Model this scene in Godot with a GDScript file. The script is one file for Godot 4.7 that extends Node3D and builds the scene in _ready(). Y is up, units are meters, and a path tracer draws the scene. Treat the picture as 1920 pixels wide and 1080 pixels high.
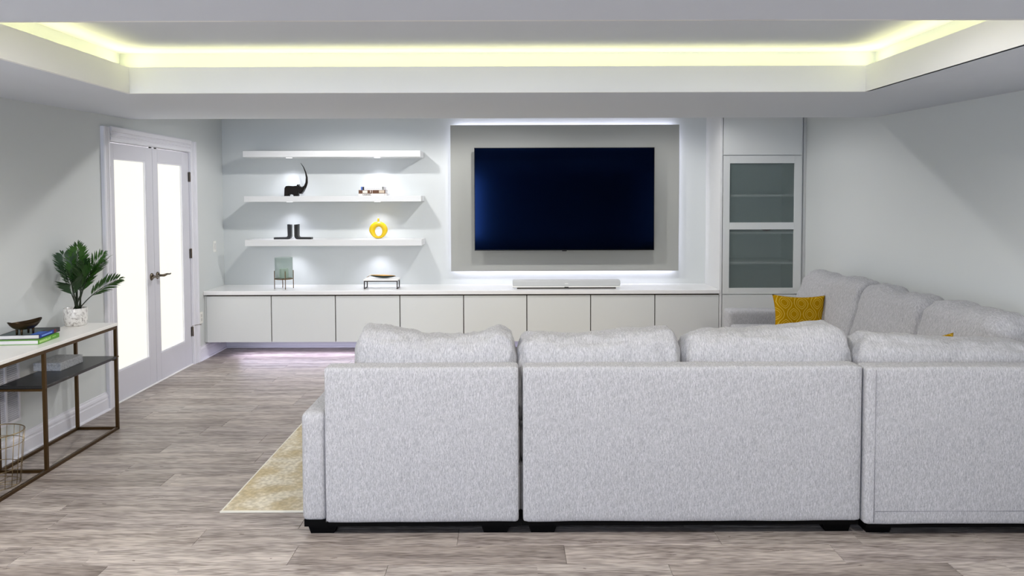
extends Node3D
# A lounge seen from behind a sectional sofa. Metres, y up; the camera looks along -z.

const CEIL := 2.40          # ceiling inside the coffer
const BACKCEIL := 2.60      # raised ceiling over the media wall
const XL := -3.055
const XR := 2.939
const ZB := -7.955
const ZFRONT := 3.0
const ZSOF := -6.044        # far edge of the dropped soffit
const LIPB := 2.167         # bottom of the coffer fascia
const LIPT := 2.3085        # top of the coffer fascia
const SOFH := 2.2346        # soffit height at the walls
const CX0 := -2.064
const CX1 := 1.934
const CZ0 := -4.083
const CZ1 := -2.44
const ZC := -7.407          # front of the media cabinets
const ZS := -3.45           # rear plane of the sofa

var M := {}
var rng := RandomNumberGenerator.new()
var taken := {}

func _ready() -> void:
	rng.seed = 11
	# ---------------------------------------------------------------- camera
	var cam := Camera3D.new()
	cam.name = "camera"
	cam.projection = Camera3D.PROJECTION_FRUSTUM
	cam.near = 0.05
	cam.far = 60.0
	cam.size = 0.05 * 1080.0 / 1400.0
	cam.frustum_offset = Vector2(0, 0.05 * (426.62 - 540.0) / 1400.0)
	cam.basis = Basis(Vector3.UP, -0.0023) * Basis(Vector3.RIGHT, -0.0406) * Basis(Vector3.BACK, -0.0029)
	cam.position = Vector3(0, 1.5988, 0)
	add_child(cam)
	cam.current = true
	# ---------------------------------------------------------------- environment and exposure
	var env := Environment.new()
	env.background_mode = Environment.BG_COLOR
	env.background_color = Color(0.45, 0.62, 0.9)
	env.background_energy_multiplier = 1.5
	env.tonemap_mode = Environment.TONE_MAPPER_LINEAR
	env.tonemap_exposure = 0.95
	env.sdfgi_enabled = true
	env.ssao_enabled = true
	env.ssil_enabled = true
	var we := WorldEnvironment.new()
	we.name = "environment"
	we.environment = env
	add_child(we)
	# ---------------------------------------------------------------- lights
	var white := Color(1.0, 0.985, 0.97)
	for q in [[-2.0, 5.4], [0.1, 3.0], [1.9, 2.5]]:  # downlights in the near ceiling, behind the camera's view
		downlight(Vector3(q[0], LIPB, -1.85), q[1], Color(1.0, 0.975, 0.96), 86.5)
	for x in [-1.3, 0.0, 1.3]:                       # added lamps to lift the cabinets, hidden in the coffer by the near beam
		downlight(Vector3(x, CEIL, -3.0), 0.3, Color(1.0, 0.98, 0.96), 89.0)
	for q in [[-1.5, 2.4], [0.0, 2.2], [1.35, 1.4]]:  # downlights over the media wall
		downlight(Vector3(q[0], BACKCEIL, -6.65), q[1], Color(1.0, 0.99, 0.985), 80.0)
	cove_lights()
	# added fill light in front of the rear window, out of view
	area(Vector3(-1.85, 1.2, ZFRONT - 0.02), Vector3.FORWARD, Vector3.RIGHT, Vector2(2.1, 1.75), Color(0.88, 0.92, 1.0), 11.0, "rear_fill")
	materials()
	room()
	door()
	media_wall()
	tall_cabinet()
	shelves_and_things()
	tv()
	sofas()
	console()
	small_fittings()

# ==================================================================== lights
func area(where: Vector3, dir: Vector3, along: Vector3, size: Vector2, color: Color, energy: float, called := "light") -> void:
	var l := AreaLight3D.new()
	l.name = called
	l.area_size = size
	l.light_color = color
	l.light_energy = energy
	l.shadow_enabled = true
	l.set("area_range", 14.0)
	l.set("area_attenuation", 2.0)
	var z := -dir.normalized()
	var x := along.normalized()
	var y := z.cross(x).normalized()
	l.transform = Transform3D(Basis(x, y, z), where)
	add_child(l, true)

func downlight(p: Vector3, energy: float, color: Color, angle: float) -> void:
	var t := thing("downlight", "", "")
	t.position = p
	var st := sf(true)
	lathe(st, Vector3.ZERO, [[0.044, -0.001], [0.062, -0.004], [0.066, -0.001], [0.066, 0.0]], 24)
	mesh(st, "trim_ring", mat(Color(0.93, 0.93, 0.93), 0.4), t)
	st = sf(true)
	lathe(st, Vector3.ZERO, [[0.001, -0.0005], [0.044, -0.0005]], 24)
	mesh(st, "diffuser", glow(color, 1.0), t)
	t.set_meta("kind", "structure")
	var l := SpotLight3D.new()
	l.name = "downlight_lamp"
	l.light_color = color
	l.light_energy = energy
	l.light_size = 0.05
	l.spot_angle = angle
	l.spot_angle_attenuation = 0.3
	l.spot_range = 14.0
	l.spot_attenuation = 2.0
	l.shadow_enabled = true
	l.basis = Basis(Vector3.RIGHT, -PI / 2)
	l.position = p - Vector3(0, 0.012, 0)
	add_child(l, true)

func cove_lights() -> void:
	var c := Color(1.0, 0.965, 0.69)
	var y := LIPT - 0.018
	var w := CX1 - CX0
	var d := CZ1 - CZ0
	var o := 0.05
	var t := thing("cove_light", "", "")
	t.set_meta("kind", "structure")
	var gm := glow(c, 2.0)
	for k in 4:
		var st := sf()
		var dir := Vector3.ZERO
		var at := Vector3.ZERO
		var along := Vector3.RIGHT
		var ln := w
		match k:
			0: at = Vector3((CX0 + CX1) / 2, y, CZ0 - o); dir = Vector3(0, 1.0, 0.9); ln = w
			1: at = Vector3((CX0 + CX1) / 2, y, CZ1 + o); dir = Vector3(0, 1.0, -0.9); ln = w
			2: at = Vector3(CX0 - o, y, (CZ0 + CZ1) / 2); dir = Vector3(0.9, 1.0, 0); along = Vector3.BACK; ln = d
			3: at = Vector3(CX1 + o, y, (CZ0 + CZ1) / 2); dir = Vector3(-0.9, 1.0, 0); along = Vector3.BACK; ln = d
		var sz := Vector3(ln, 0.006, 0.006) if k < 2 else Vector3(0.006, 0.006, ln)
		cbox(st, at - Vector3(0, 0.006, 0), sz, 0.001)
		mesh(st, "led_strip", gm, t)
		area(at + dir.normalized() * 0.006, dir, along, Vector2(ln + 0.10, 0.012), c, 0.135 * ln, "cove_lamp")

# ==================================================================== helpers
func numbered(n: String) -> String:
	if not taken.has(n):
		taken[n] = 0
		return n
	taken[n] += 1
	return "%s_%03d" % [n, taken[n]]

func thing(called: String, label: String, category: String, at := Vector3.ZERO, group := "") -> Node3D:
	var o := Node3D.new()
	o.name = numbered(called)
	o.position = at
	add_child(o, true)
	tag(o, label, category, group)
	return o

func tag(o: Node, label: String, category: String, group := "") -> void:
	if label: o.set_meta("label", label)
	if category: o.set_meta("category", category)
	if group: o.set_meta("group", group)

func sf(smooth := false) -> SurfaceTool:
	var st := SurfaceTool.new()
	st.begin(Mesh.PRIMITIVE_TRIANGLES)
	st.set_smooth_group(0 if smooth else -1)
	return st

func done(st: SurfaceTool) -> ArrayMesh:
	st.generate_normals()
	return st.commit()

func mesh(st: SurfaceTool, called: String, m: Material, parent: Node = null) -> MeshInstance3D:
	return put(done(st), called, m, parent)

func put(me: Mesh, called: String, m: Material, parent: Node = null) -> MeshInstance3D:
	var o := MeshInstance3D.new()
	o.mesh = me
	o.material_override = m
	if parent == null:
		o.name = numbered(called)
		add_child(o, true)
	else:
		o.name = called
		parent.add_child(o, true)
	return o

func structure(st: SurfaceTool, called: String, m: Material) -> MeshInstance3D:
	var o := mesh(st, called, m)
	o.set_meta("kind", "structure")
	return o

func mat(c: Color, rough := 0.6, metal := 0.0, spec := 0.5) -> StandardMaterial3D:
	var m := StandardMaterial3D.new()
	m.albedo_color = c
	m.roughness = rough
	m.metallic = metal
	m.metallic_specular = spec
	return m

func glow(c: Color, e: float) -> StandardMaterial3D:
	var m := mat(c, 0.5)
	m.emission_enabled = true
	m.emission = c
	m.emission_energy_multiplier = e
	return m

func tri(st: SurfaceTool, a: Vector3, b: Vector3, c: Vector3, hint: Vector3) -> void:
	if (a - c).cross(a - b).dot(hint) < 0:
		var s := b
		b = c
		c = s
	st.add_vertex(a)
	st.add_vertex(b)
	st.add_vertex(c)

func quad(st: SurfaceTool, a: Vector3, b: Vector3, c: Vector3, d: Vector3, hint: Vector3) -> void:
	tri(st, a, b, c, hint)
	tri(st, a, c, d, hint)

# box between two corners
func bx(st: SurfaceTool, lo: Vector3, hi: Vector3, ch := 0.0) -> void:
	cbox(st, (lo + hi) / 2, (hi - lo).abs(), ch)

# chamfered box
func cbox(st: SurfaceTool, c: Vector3, s: Vector3, ch := 0.0, bs := Basis()) -> void:
	var h := s / 2
	var e := minf(ch, minf(h.x, minf(h.y, h.z)) * 0.9)
	for ax in 3:
		var u := (ax + 1) % 3
		var v := (ax + 2) % 3
		for sg in [-1, 1]:
			var q := []
			for k in [[-1, -1], [1, -1], [1, 1], [-1, 1]]:
				var p := Vector3.ZERO
				p[ax] = sg * h[ax]
				p[u] = k[0] * (h[u] - e)
				p[v] = k[1] * (h[v] - e)
				q.append(c + bs * p)
			var n := Vector3.ZERO
			n[ax] = sg
			quad(st, q[0], q[1], q[2], q[3], bs * n)
	if e <= 0.0: return
	for ax in 3:
		var u := (ax + 1) % 3
		var v := (ax + 2) % 3
		for a in [-1, 1]:
			for b in [-1, 1]:
				var q := []
				for k in [[-1, 0], [1, 0], [1, 1], [-1, 1]]:
					var p := Vector3.ZERO
					p[ax] = k[0] * (h[ax] - e)
					p[u] = a * (h[u] - (e if k[1] == 1 else 0.0))
					p[v] = b * (h[v] - (0.0 if k[1] == 1 else e))
					q.append(c + bs * p)
				var n := Vector3.ZERO
				n[u] = a
				n[v] = b
				quad(st, q[0], q[1], q[2], q[3], bs * n)
	for a in [-1, 1]:
		for b in [-1, 1]:
			for d in [-1, 1]:
				var n := Vector3(a, b, d)
				tri(st, c + bs * (n * (h - Vector3(0, e, e))), c + bs * (n * (h - Vector3(e, 0, e))), c + bs * (n * (h - Vector3(e, e, 0))), bs * n)

# convex solid with four bottom and four top corners
func hexa(st: SurfaceTool, b: Array, t: Array) -> void:
	var c := Vector3.ZERO
	for p in b + t: c += p / 8.0
	var fs := [[b[0], b[1], b[2], b[3]], [t[0], t[1], t[2], t[3]]]
	for i in 4: fs.append([b[i], b[(i + 1) % 4], t[(i + 1) % 4], t[i]])
	for f in fs:
		var mid: Vector3 = (f[0] + f[1] + f[2] + f[3]) / 4
		quad(st, f[0], f[1], f[2], f[3], mid - c)

func lathe(st: SurfaceTool, o: Vector3, prof: Array, n := 24, sx := 1.0, sz := 1.0) -> void:
	for i in prof.size() - 1:
		var r0: float = prof[i][0]
		var y0: float = prof[i][1]
		var r1: float = prof[i + 1][0]
		var y1: float = prof[i + 1][1]
		for j in n:
			var a := TAU * j / n
			var b := TAU * (j + 1) / n
			var m := (a + b) / 2
			var hint := Vector3((y1 - y0) * cos(m), -(r1 - r0), (y1 - y0) * sin(m))
			quad(st, o + Vector3(r0 * cos(a) * sx, y0, r0 * sin(a) * sz), o + Vector3(r0 * cos(b) * sx, y0, r0 * sin(b) * sz), o + Vector3(r1 * cos(b) * sx, y1, r1 * sin(b) * sz), o + Vector3(r1 * cos(a) * sx, y1, r1 * sin(a) * sz), hint)

func tube(st: SurfaceTool, pts: Array, radii: Array, n := 8, closed := false) -> void:
	var rings := []
	var ref := Vector3.UP
	var cnt := pts.size()
	for i in cnt:
		var a: Vector3 = pts[(i - 1 + cnt) % cnt] if closed else pts[maxi(i - 1, 0)]
		var b: Vector3 = pts[(i + 1) % cnt] if closed else pts[mini(i + 1, cnt - 1)]
		var t := (b - a).normalized()
		if i == 0 and absf(t.dot(ref)) > 0.9: ref = Vector3.RIGHT
		var u := (ref - t * ref.dot(t)).normalized()
		ref = u
		var v := t.cross(u)
		var r: float = radii[mini(i, radii.size() - 1)]
		var ring := []
		for j in n:
			var ang := TAU * j / n
			ring.append(pts[i] + (u * cos(ang) + v * sin(ang)) * r)
		rings.append(ring)
	for i in (cnt if closed else cnt - 1):
		var k := (i + 1) % cnt
		for j in n:
			var l := (j + 1) % n
			quad(st, rings[i][j], rings[i][l], rings[k][l], rings[k][j], rings[i][j] + rings[i][l] - pts[i] * 2)
	if not closed:
		for e in [0, cnt - 1]:
			var out: Vector3 = (pts[0] - pts[1]) if e == 0 else (pts[cnt - 1] - pts[cnt - 2])
			for j in n: tri(st, pts[e], rings[e][j], rings[e][(j + 1) % n], out)

# a flat outline pushed along az
func extrude(st: SurfaceTool, poly: PackedVector2Array, o: Vector3, ax: Vector3, ay: Vector3, depth: float) -> void:
	var az := ax.cross(ay)
	if not Geometry2D.is_polygon_clockwise(poly):
		pass
	else:
		poly.reverse()
	var idx := Geometry2D.triangulate_polygon(poly)
	var at := func(p: Vector2, k: float) -> Vector3: return o + ax * p.x + ay * p.y + az * depth * k
	for i in range(0, idx.size(), 3):
		tri(st, at.call(poly[idx[i]], 0.5), at.call(poly[idx[i + 1]], 0.5), at.call(poly[idx[i + 2]], 0.5), az)
		tri(st, at.call(poly[idx[i]], -0.5), at.call(poly[idx[i + 1]], -0.5), at.call(poly[idx[i + 2]], -0.5), -az)
	for i in poly.size():
		var a := poly[i]
		var b := poly[(i + 1) % poly.size()]
		var d := b - a
		quad(st, at.call(a, -0.5), at.call(b, -0.5), at.call(b, 0.5), at.call(a, 0.5), ax * d.y - ay * d.x)

# a rounded box whose points go through f(point, unit cube point)
func soft(st: SurfaceTool, c: Vector3, s: Vector3, r: float, n: int, f: Callable, nz := 0) -> void:
	var h := s / 2
	for ax in 3:
		var u := (ax + 1) % 3
		var v := (ax + 2) % 3
		var nu := n
		var nv := n
		if nz > 0:
			if u == 2: nu = nz
			if v == 2: nv = nz
		for sg in [-1, 1]:
			var g := []
			for i in nu + 1:
				var row := []
				for j in nv + 1:
					var q := Vector3.ZERO
					q[ax] = sg
					q[u] = sin((float(i) / nu * 2 - 1) * PI * 0.46) / sin(PI * 0.46)
					q[v] = sin((float(j) / nv * 2 - 1) * PI * 0.46) / sin(PI * 0.46)
					var p := q * h
					var inn := p.clamp(-h + Vector3.ONE * r, h - Vector3.ONE * r)
					var d := p - inn
					if d.length() > 1e-6: p = inn + d.normalized() * r
					row.append(c + f.call(p, q))
				g.append(row)
			var hint := Vector3.ZERO
			hint[ax] = sg
			for i in nu:
				for j in nv:
					quad(st, g[i][j], g[i + 1][j], g[i + 1][j + 1], g[i][j + 1], hint)

func keep(p: Vector3, _q: Vector3) -> Vector3: return p

# ==================================================================== materials
func noise(sd: int, freq: float, oct := 4, kind := FastNoiseLite.TYPE_SIMPLEX_SMOOTH) -> FastNoiseLite:
	var n := FastNoiseLite.new()
	n.seed = sd
	n.frequency = freq
	n.noise_type = kind
	n.fractal_octaves = oct
	return n

func tex(im: Image) -> ImageTexture:
	return ImageTexture.create_from_image(im)

func tri_map(m: StandardMaterial3D, per_metre: float, world := true) -> void:
	m.uv1_triplanar = true
	m.uv1_world_triplanar = world
	m.uv1_triplanar_sharpness = 6.0
	m.uv1_scale = Vector3.ONE * per_metre

func fabric_image(lo: Color, hi: Color, sd: int, size := 512) -> Image:
	var r := RandomNumberGenerator.new()
	r.seed = sd
	var a := PackedFloat32Array()
	a.resize(size * size)
	for x in size:
		var target := r.randf()
		var v := target
		var lead := PackedFloat32Array()
		for y in range(-40, size):
			if r.randf() < 0.20: target = r.randf()
			v = lerpf(v, target, 0.45)
			if y < 0: lead.append(v)
			elif y < size - 40: a[y * size + x] = v
			else: a[y * size + x] = lerpf(v, lead[y - size + 40], (y - size + 40) / 40.0)
	var im := Image.create(size, size, false, Image.FORMAT_RGB8)
	for y in size:
		for x in size:
			var v := a[y * size + x] * 0.6 + a[y * size + (x + 1) % size] * 0.3 + r.randf() * 0.1
			im.set_pixel(x, y, lo.lerp(hi, clampf((v - 0.5) * 1.5 + 0.5, 0, 1)))
	return im

func marble_image(base: Color, vein: Color, sd: int, size := 256, sharp := 9.0) -> Image:
	var n := noise(sd, 0.012, 5)
	var n2 := noise(sd + 5, 0.03, 4)
	var im := Image.create(size, size, false, Image.FORMAT_RGB8)
	for y in size:
		for x in size:
			var w := n2.get_noise_2d(x, y) * 30.0
			var v := pow(1.0 - absf(n.get_noise_2d(x * 1.6 + w, y * 0.8 + w)), sharp)
			v = clampf(v * 0.8 * (0.5 + n2.get_noise_2d(x + 300, y) * 1.2), 0, 1)
			im.set_pixel(x, y, base.lerp(vein, v))
	return im

func wood_image() -> Image:
	var w := 1536
	var h := 768
	var a := noise(3, 0.010, 5)
	var b := noise(8, 0.05, 3)
	var c := noise(21, 0.004, 3)
	var d := noise(33, 0.16, 2)
	var im := Image.create(w, h, false, Image.FORMAT_RGB8)
	var pale := Color(0.81, 0.775, 0.745)
	var mid := Color(0.565, 0.535, 0.515)
	var dark := Color(0.40, 0.355, 0.33)
	for y in h:
		for x in w:
			var warp := c.get_noise_2d(x * 1.1, y * 1.6) * 26.0
			var g := a.get_noise_2d(x * 0.17, y * 1.6 + warp)
			var f := b.get_noise_2d(x * 0.12, y * 1.3 + warp * 0.4)
			var s := d.get_noise_2d(x * 0.085, y * 1.7)
			var v := clampf(0.52 + g * 0.55 + f * 0.5 + s * 0.6, 0, 1)
			var col := mid.lerp(pale, v)
			var k := clampf((-g - 0.26) * 3.2, 0, 1) * clampf(0.5 + f * 2.2 - s * 1.4, 0, 1)
			col = col.lerp(dark, k * 0.55)
			col = col.lerp(dark, clampf((-s - 0.22) * 3.0, 0, 1) * clampf(0.55 - g * 1.6, 0, 1) * 0.8)
			im.set_pixel(x, y, col)
	# knots and short cracks
	var r := RandomNumberGenerator.new()
	r.seed = 5
	for i in 26:
		var kx := r.randi_range(20, w - 60)
		var ky := r.randi_range(8, h - 8)
		var ln := r.randi_range(8, 60)
		for q in ln:
			var t := float(q) / ln
			var th := sin(t * PI) * r.randf_range(0.6, 2.6)
			for e in range(-int(th) - 1, int(th) + 2):
				var py := clampi(ky + e + int(sin(t * 4.0 + i) * 2.0), 0, h - 1)
				var px := mini(kx + q, w - 1)
				im.set_pixel(px, py, im.get_pixel(px, py).lerp(dark, 0.65))
	return im

func materials() -> void:
	M.wall = mat(Color(0.815, 0.832, 0.830), 0.75, 0, 0.3)
	M.ceiling = mat(Color(0.83, 0.85, 0.88), 0.85, 0, 0.2)
	M.trim = mat(Color(0.875, 0.875, 0.90), 0.42)
	M.door = mat(Color(0.815, 0.815, 0.845), 0.42)
	M.fascia = mat(Color(0.935, 0.935, 0.93), 0.5)
	M.cab = mat(Color(0.84, 0.85, 0.845), 0.38)
	M.cab_in = mat(Color(0.20, 0.16, 0.12), 0.8)
	M.counter = mat(Color(0.93, 0.93, 0.93), 0.16)
	M.shelf = mat(Color(0.87, 0.875, 0.875), 0.4)
	M.panel = mat(Color(0.645, 0.65, 0.63), 0.6, 0, 0.3)
	M.black = mat(Color(0.03, 0.03, 0.032), 0.4)
	M.dark = mat(Color(0.012, 0.012, 0.014), 0.6, 0, 0.2)
	M.brass = mat(Color(0.42, 0.33, 0.22), 0.38, 0.85)
	M.bronze = mat(Color(0.33, 0.27, 0.20), 0.35, 0.9)
	M.nickel = mat(Color(0.42, 0.38, 0.33), 0.3, 0.95)
	M.chrome = mat(Color(0.75, 0.74, 0.72), 0.22, 1.0)
	M.plastic = mat(Color(0.92, 0.92, 0.90), 0.35)
	var fim := fabric_image(Color(0.59, 0.595, 0.605), Color(0.765, 0.765, 0.78), 4)
	var f := mat(Color.WHITE, 0.95, 0, 0.1)
	f.albedo_texture = tex(fim)
	f.heightmap_enabled = true
	f.heightmap_texture = f.albedo_texture
	f.heightmap_scale = 0.12
	f.rim_enabled = true
	f.rim = 0.25
	tri_map(f, 1.9)
	M.fabric = f
	var wim := tex(wood_image())
	M.planks = []
	var tones := [[1.0, 1.0, 1.0], [0.955, 0.945, 0.94], [0.92, 0.905, 0.895], [1.03, 1.025, 1.02], [0.975, 0.965, 0.965], [0.94, 0.93, 0.925], [1.01, 1.0, 0.99], [0.89, 0.875, 0.865], [0.965, 0.96, 0.955], [0.995, 0.985, 0.975]]
	for i in 10:
		var m := mat(Color(tones[i][0] * 0.93, tones[i][1] * 0.93, tones[i][2] * 0.93), 0.42, 0, 0.4)
		m.albedo_texture = wim
		m.heightmap_enabled = true
		m.heightmap_texture = wim
		m.heightmap_scale = 0.05
		m.uv1_scale = Vector3(0.42, 0.9, 1)
		m.uv1_offset = Vector3(fmod(i * 0.373, 1.0), fmod(i * 0.217, 1.0), 0)
		M.planks.append(m)
	M.marble = mat(Color.WHITE, 0.25)
	M.marble.albedo_texture = tex(marble_image(Color(0.90, 0.895, 0.88), Color(0.38, 0.36, 0.35), 7))
	tri_map(M.marble, 5.0)
	M.greystone = mat(Color.WHITE, 0.35)
	M.greystone.albedo_texture = tex(marble_image(Color(0.76, 0.77, 0.78), Color(0.55, 0.56, 0.57), 17, 256, 4.0))
	tri_map(M.greystone, 6.0)
	M.blackstone = mat(Color.WHITE, 0.3)
	M.blackstone.albedo_texture = tex(marble_image(Color(0.075, 0.075, 0.08), Color(0.16, 0.16, 0.165), 27, 256, 7.0))
	tri_map(M.blackstone, 3.0)
	M.topstone = mat(Color(0.95, 0.945, 0.93), 0.25)

# ==================================================================== room
func room() -> void:
	# floor: a dark bed with the planks laid on it
	var floor_root := Node3D.new()
	floor_root.name = "floor"
	floor_root.set_meta("kind", "structure")
	add_child(floor_root)
	var st := sf()
	bx(st, Vector3(XL - 0.1, -0.12, ZB - 0.1), Vector3(XR + 0.1, -0.008, ZFRONT + 0.1))
	mesh(st, "underlay", mat(Color(0.12, 0.11, 0.10), 0.9), floor_root)
	var width := 0.18
	var length := 1.22
	var cache := {}
	var fixed := {0: 0.684, 1: -0.978, 2: -1.47}
	var rest := []
	for row in range(-35, 29):
		var z1 := -3.192 - (row - 1) * width       # near edge
		var z0 := z1 - width
		if z1 < ZB + 0.02: continue
		if z0 < ZB: z0 = ZB
		if z1 - z0 < 0.02: continue
		var off: float = fixed[row] if fixed.has(row) else rng.randf() * length
		var x := off
		while x > XL: x -= length
		var merge := false
		while x < XR:
			var a := maxf(x, XL)
			var b := minf(x + length, XR)
			x += length
			if b - XL < 0.12:                       # no slivers along the walls
				merge = true
				continue
			if merge: a = XL
			merge = false
			if XR - b < 0.12:
				b = XR
				x = XR + 1.0
			var k := Vector2i(roundi((b - a) * 200), roundi((z1 - z0) * 200))
			var mi := rng.randi_range(0, 9)
			if row == 1 and absf(a - fixed[1]) < 0.01: mi = 7
			if row == 1 and absf(b - fixed[1]) < 0.01: mi = 3
			if z1 > -1.6:
				rest.append([a, b, z0, z1])
				continue
			if not cache.has(k): cache[k] = plank_mesh(b - a, z1 - z0)
			var p := put(cache[k], "plank", M.planks[mi], floor_root)
			p.position = Vector3((a + b) / 2, 0, (z0 + z1) / 2)
	st = sf()
	for q in rest: plank(st, q[0], q[1], q[2], q[3])
	var rs := mesh(st, "planking", M.planks[0], floor_root)
	rs.set_meta("kind", "stuff")

	# walls
	var T := 0.12
	st = sf()
	bx(st, Vector3(XL - T, 0, ZB - T), Vector3(XR + T, BACKCEIL + 0.05, ZB))
	structure(st, "wall_back", M.wall)
	st = sf()
	bx(st, Vector3(XR, 0, ZB), Vector3(XR + T, BACKCEIL + 0.05, ZFRONT))
	structure(st, "wall_right", M.wall)
	st = sf()
	bx(st, Vector3(XL - T, 0, -5.70), Vector3(XL, BACKCEIL + 0.05, ZFRONT))
	bx(st, Vector3(XL - T, 0, ZB), Vector3(XL, BACKCEIL + 0.05, -7.145))
	bx(st, Vector3(XL - T, 2.045, -7.145), Vector3(XL, BACKCEIL + 0.05, -5.70))
	structure(st, "wall_left", M.wall)
	# rear wall, behind the camera, with an added glowing window as fill light
	var wx0 := -2.92
	var wx1 := -0.78
	var wy0 := 0.30
	var wy1 := 2.10
	st = sf()
	bx(st, Vector3(XL - T, 0, ZFRONT), Vector3(wx0, BACKCEIL + 0.05, ZFRONT + T))
	bx(st, Vector3(wx1, 0, ZFRONT), Vector3(XR + T, BACKCEIL + 0.05, ZFRONT + T))
	bx(st, Vector3(wx0, 0, ZFRONT), Vector3(wx1, wy0, ZFRONT + T))
	bx(st, Vector3(wx0, wy1, ZFRONT), Vector3(wx1, BACKCEIL + 0.05, ZFRONT + T))
	structure(st, "wall_front", M.wall)
	var win := Node3D.new()
	win.name = "added_window_1"
	win.set_meta("kind", "structure")
	add_child(win)
	st = sf()
	for s in [[wx0, wx0 + 0.05, wy0, wy1], [wx1 - 0.05, wx1, wy0, wy1], [wx0, wx1, wy0, wy0 + 0.05], [wx0, wx1, wy1 - 0.05, wy1]]:
		bx(st, Vector3(s[0], s[2], ZFRONT + 0.03), Vector3(s[1], s[3], ZFRONT + 0.09), 0.004)
	mesh(st, "window_frame", M.trim, win)
	st = sf()
	bx(st, Vector3(wx0 + 0.04, wy0 + 0.04, ZFRONT + 0.055), Vector3(wx1 - 0.04, wy1 - 0.04, ZFRONT + 0.061))
	var gm := mat(Color(1, 1, 1, 0.06), 0.02)
	gm.transparency = BaseMaterial3D.TRANSPARENCY_ALPHA
	mesh(st, "pane", gm, win)
	st = sf()
	bx(st, Vector3(wx0 + 0.005, wy0 + 0.005, ZFRONT + 0.01), Vector3(wx1 - 0.005, wy1 - 0.005, ZFRONT + 0.013))
	mesh(st, "glow_blind", glow(Color(0.80, 0.88, 1.0), 1.2), win)

	# ceiling: slab, coffer, soffit ring, raised part over the media wall
	var ce := Node3D.new()
	ce.name = "ceiling"
	ce.set_meta("kind", "structure")
	add_child(ce)
	st = sf()
	bx(st, Vector3(XL - T, CEIL, ZSOF + 0.05), Vector3(XR + T, CEIL + 0.15, ZFRONT + T))
	mesh(st, "coffer_ceiling", M.ceiling, ce)
	st = sf()
	bx(st, Vector3(XL - T, BACKCEIL, ZB - T), Vector3(XR + T, BACKCEIL + 0.12, ZSOF + 0.05))
	mesh(st, "raised_ceiling", M.ceiling, ce)
	var cw := 0.099                                   # from the lip to the wall of the cove
	var tf := 2.255                                   # floor of the light trough
	# soffit: bottoms run from the lip up to the walls
	st = sf()
	var i0 := Vector3(CX0, LIPB, CZ0)
	var i1 := Vector3(CX1, LIPB, CZ0)
	var i2 := Vector3(CX1, LIPB, CZ1)
	var i3 := Vector3(CX0, LIPB, CZ1)
	var o0 := Vector3(XL, SOFH, ZSOF)
	var o1 := Vector3(XR, SOFH, ZSOF)
	var o2 := Vector3(XR, SOFH, -1.6)
	var o3 := Vector3(XL, SOFH, -1.6)
	var o2b := Vector3(XR, LIPB, CZ1)
	var o3b := Vector3(XL, LIPB, CZ1)
	quad(st, i0, i1, o1, o0, Vector3.DOWN)
	quad(st, i1, i2, o2b, o1, Vector3.DOWN)
	quad(st, i3, i0, o0, o3b, Vector3.DOWN)
	quad(st, Vector3(XL, LIPB, CZ1), Vector3(XR, LIPB, CZ1), Vector3(XR, LIPB, ZFRONT), Vector3(XL, LIPB, ZFRONT), Vector3.DOWN)
	# trough floor above it
	quad(st, Vector3(XL, tf, CZ0), Vector3(XR, tf, CZ0), Vector3(XR, tf, ZSOF), Vector3(XL, tf, ZSOF), Vector3.UP)
	quad(st, Vector3(XL, tf, CZ0), Vector3(CX0, tf, CZ0), Vector3(CX0, tf, CZ1), Vector3(XL, tf, CZ1), Vector3.UP)
	quad(st, Vector3(CX1, tf, CZ0), Vector3(XR, tf, CZ0), Vector3(XR, tf, CZ1), Vector3(CX1, tf, CZ1), Vector3.UP)
	quad(st, Vector3(XL, tf, CZ1), Vector3(XR, tf, CZ1), Vector3(XR, tf, ZFRONT), Vector3(XL, tf, ZFRONT), Vector3.UP)
	mesh(st, "soffit", M.ceiling, ce)
	st = sf()                                          # far face of the soffit
	bx(st, Vector3(XL, SOFH, ZSOF - 0.001), Vector3(XR, BACKCEIL + 0.01, ZSOF + 0.05))
	mesh(st, "soffit_face", M.ceiling, ce)
	var lt := 0.018
	st = sf(); bx(st, Vector3(CX0 - lt, LIPB, CZ0 - lt), Vector3(CX1 + lt, LIPT, CZ0), 0.001); mesh(st, "fascia", M.fascia, ce)
	st = sf(); bx(st, Vector3(CX0 - lt, LIPB, CZ1), Vector3(CX1 + lt, LIPT, CZ1 + lt), 0.001); mesh(st, "fascia", M.fascia, ce)
	st = sf(); bx(st, Vector3(CX0 - lt, LIPB, CZ0), Vector3(CX0, LIPT, CZ1), 0.001); mesh(st, "fascia", M.fascia, ce)
	st = sf(); bx(st, Vector3(CX1, LIPB, CZ0), Vector3(CX1 + lt, LIPT, CZ1), 0.001); mesh(st, "fascia", M.fascia, ce)
	st = sf()
	bx(st, Vector3(CX0 - cw - 0.05, tf - 0.01, CZ0 - cw - 0.05), Vector3(CX1 + cw + 0.05, CEIL + 0.01, CZ0 - cw))
	bx(st, Vector3(CX0 - cw - 0.05, tf - 0.01, CZ1 + cw), Vector3(CX1 + cw + 0.05, CEIL + 0.01, CZ1 + cw + 0.05))
	bx(st, Vector3(CX0 - cw - 0.05, tf - 0.01, CZ0 - cw), Vector3(CX0 - cw, CEIL + 0.01, CZ1 + cw))
	bx(st, Vector3(CX1 + cw, tf - 0.01, CZ0 - cw), Vector3(CX1 + cw + 0.05, CEIL + 0.01, CZ1 + cw))
	mesh(st, "cove_wall", M.ceiling, ce)

	# baseboards
	st = sf(); baseboard(st, Vector3(XL, 0, ZFRONT), Vector3(XL, 0, -5.60), Vector3.RIGHT)
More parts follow.
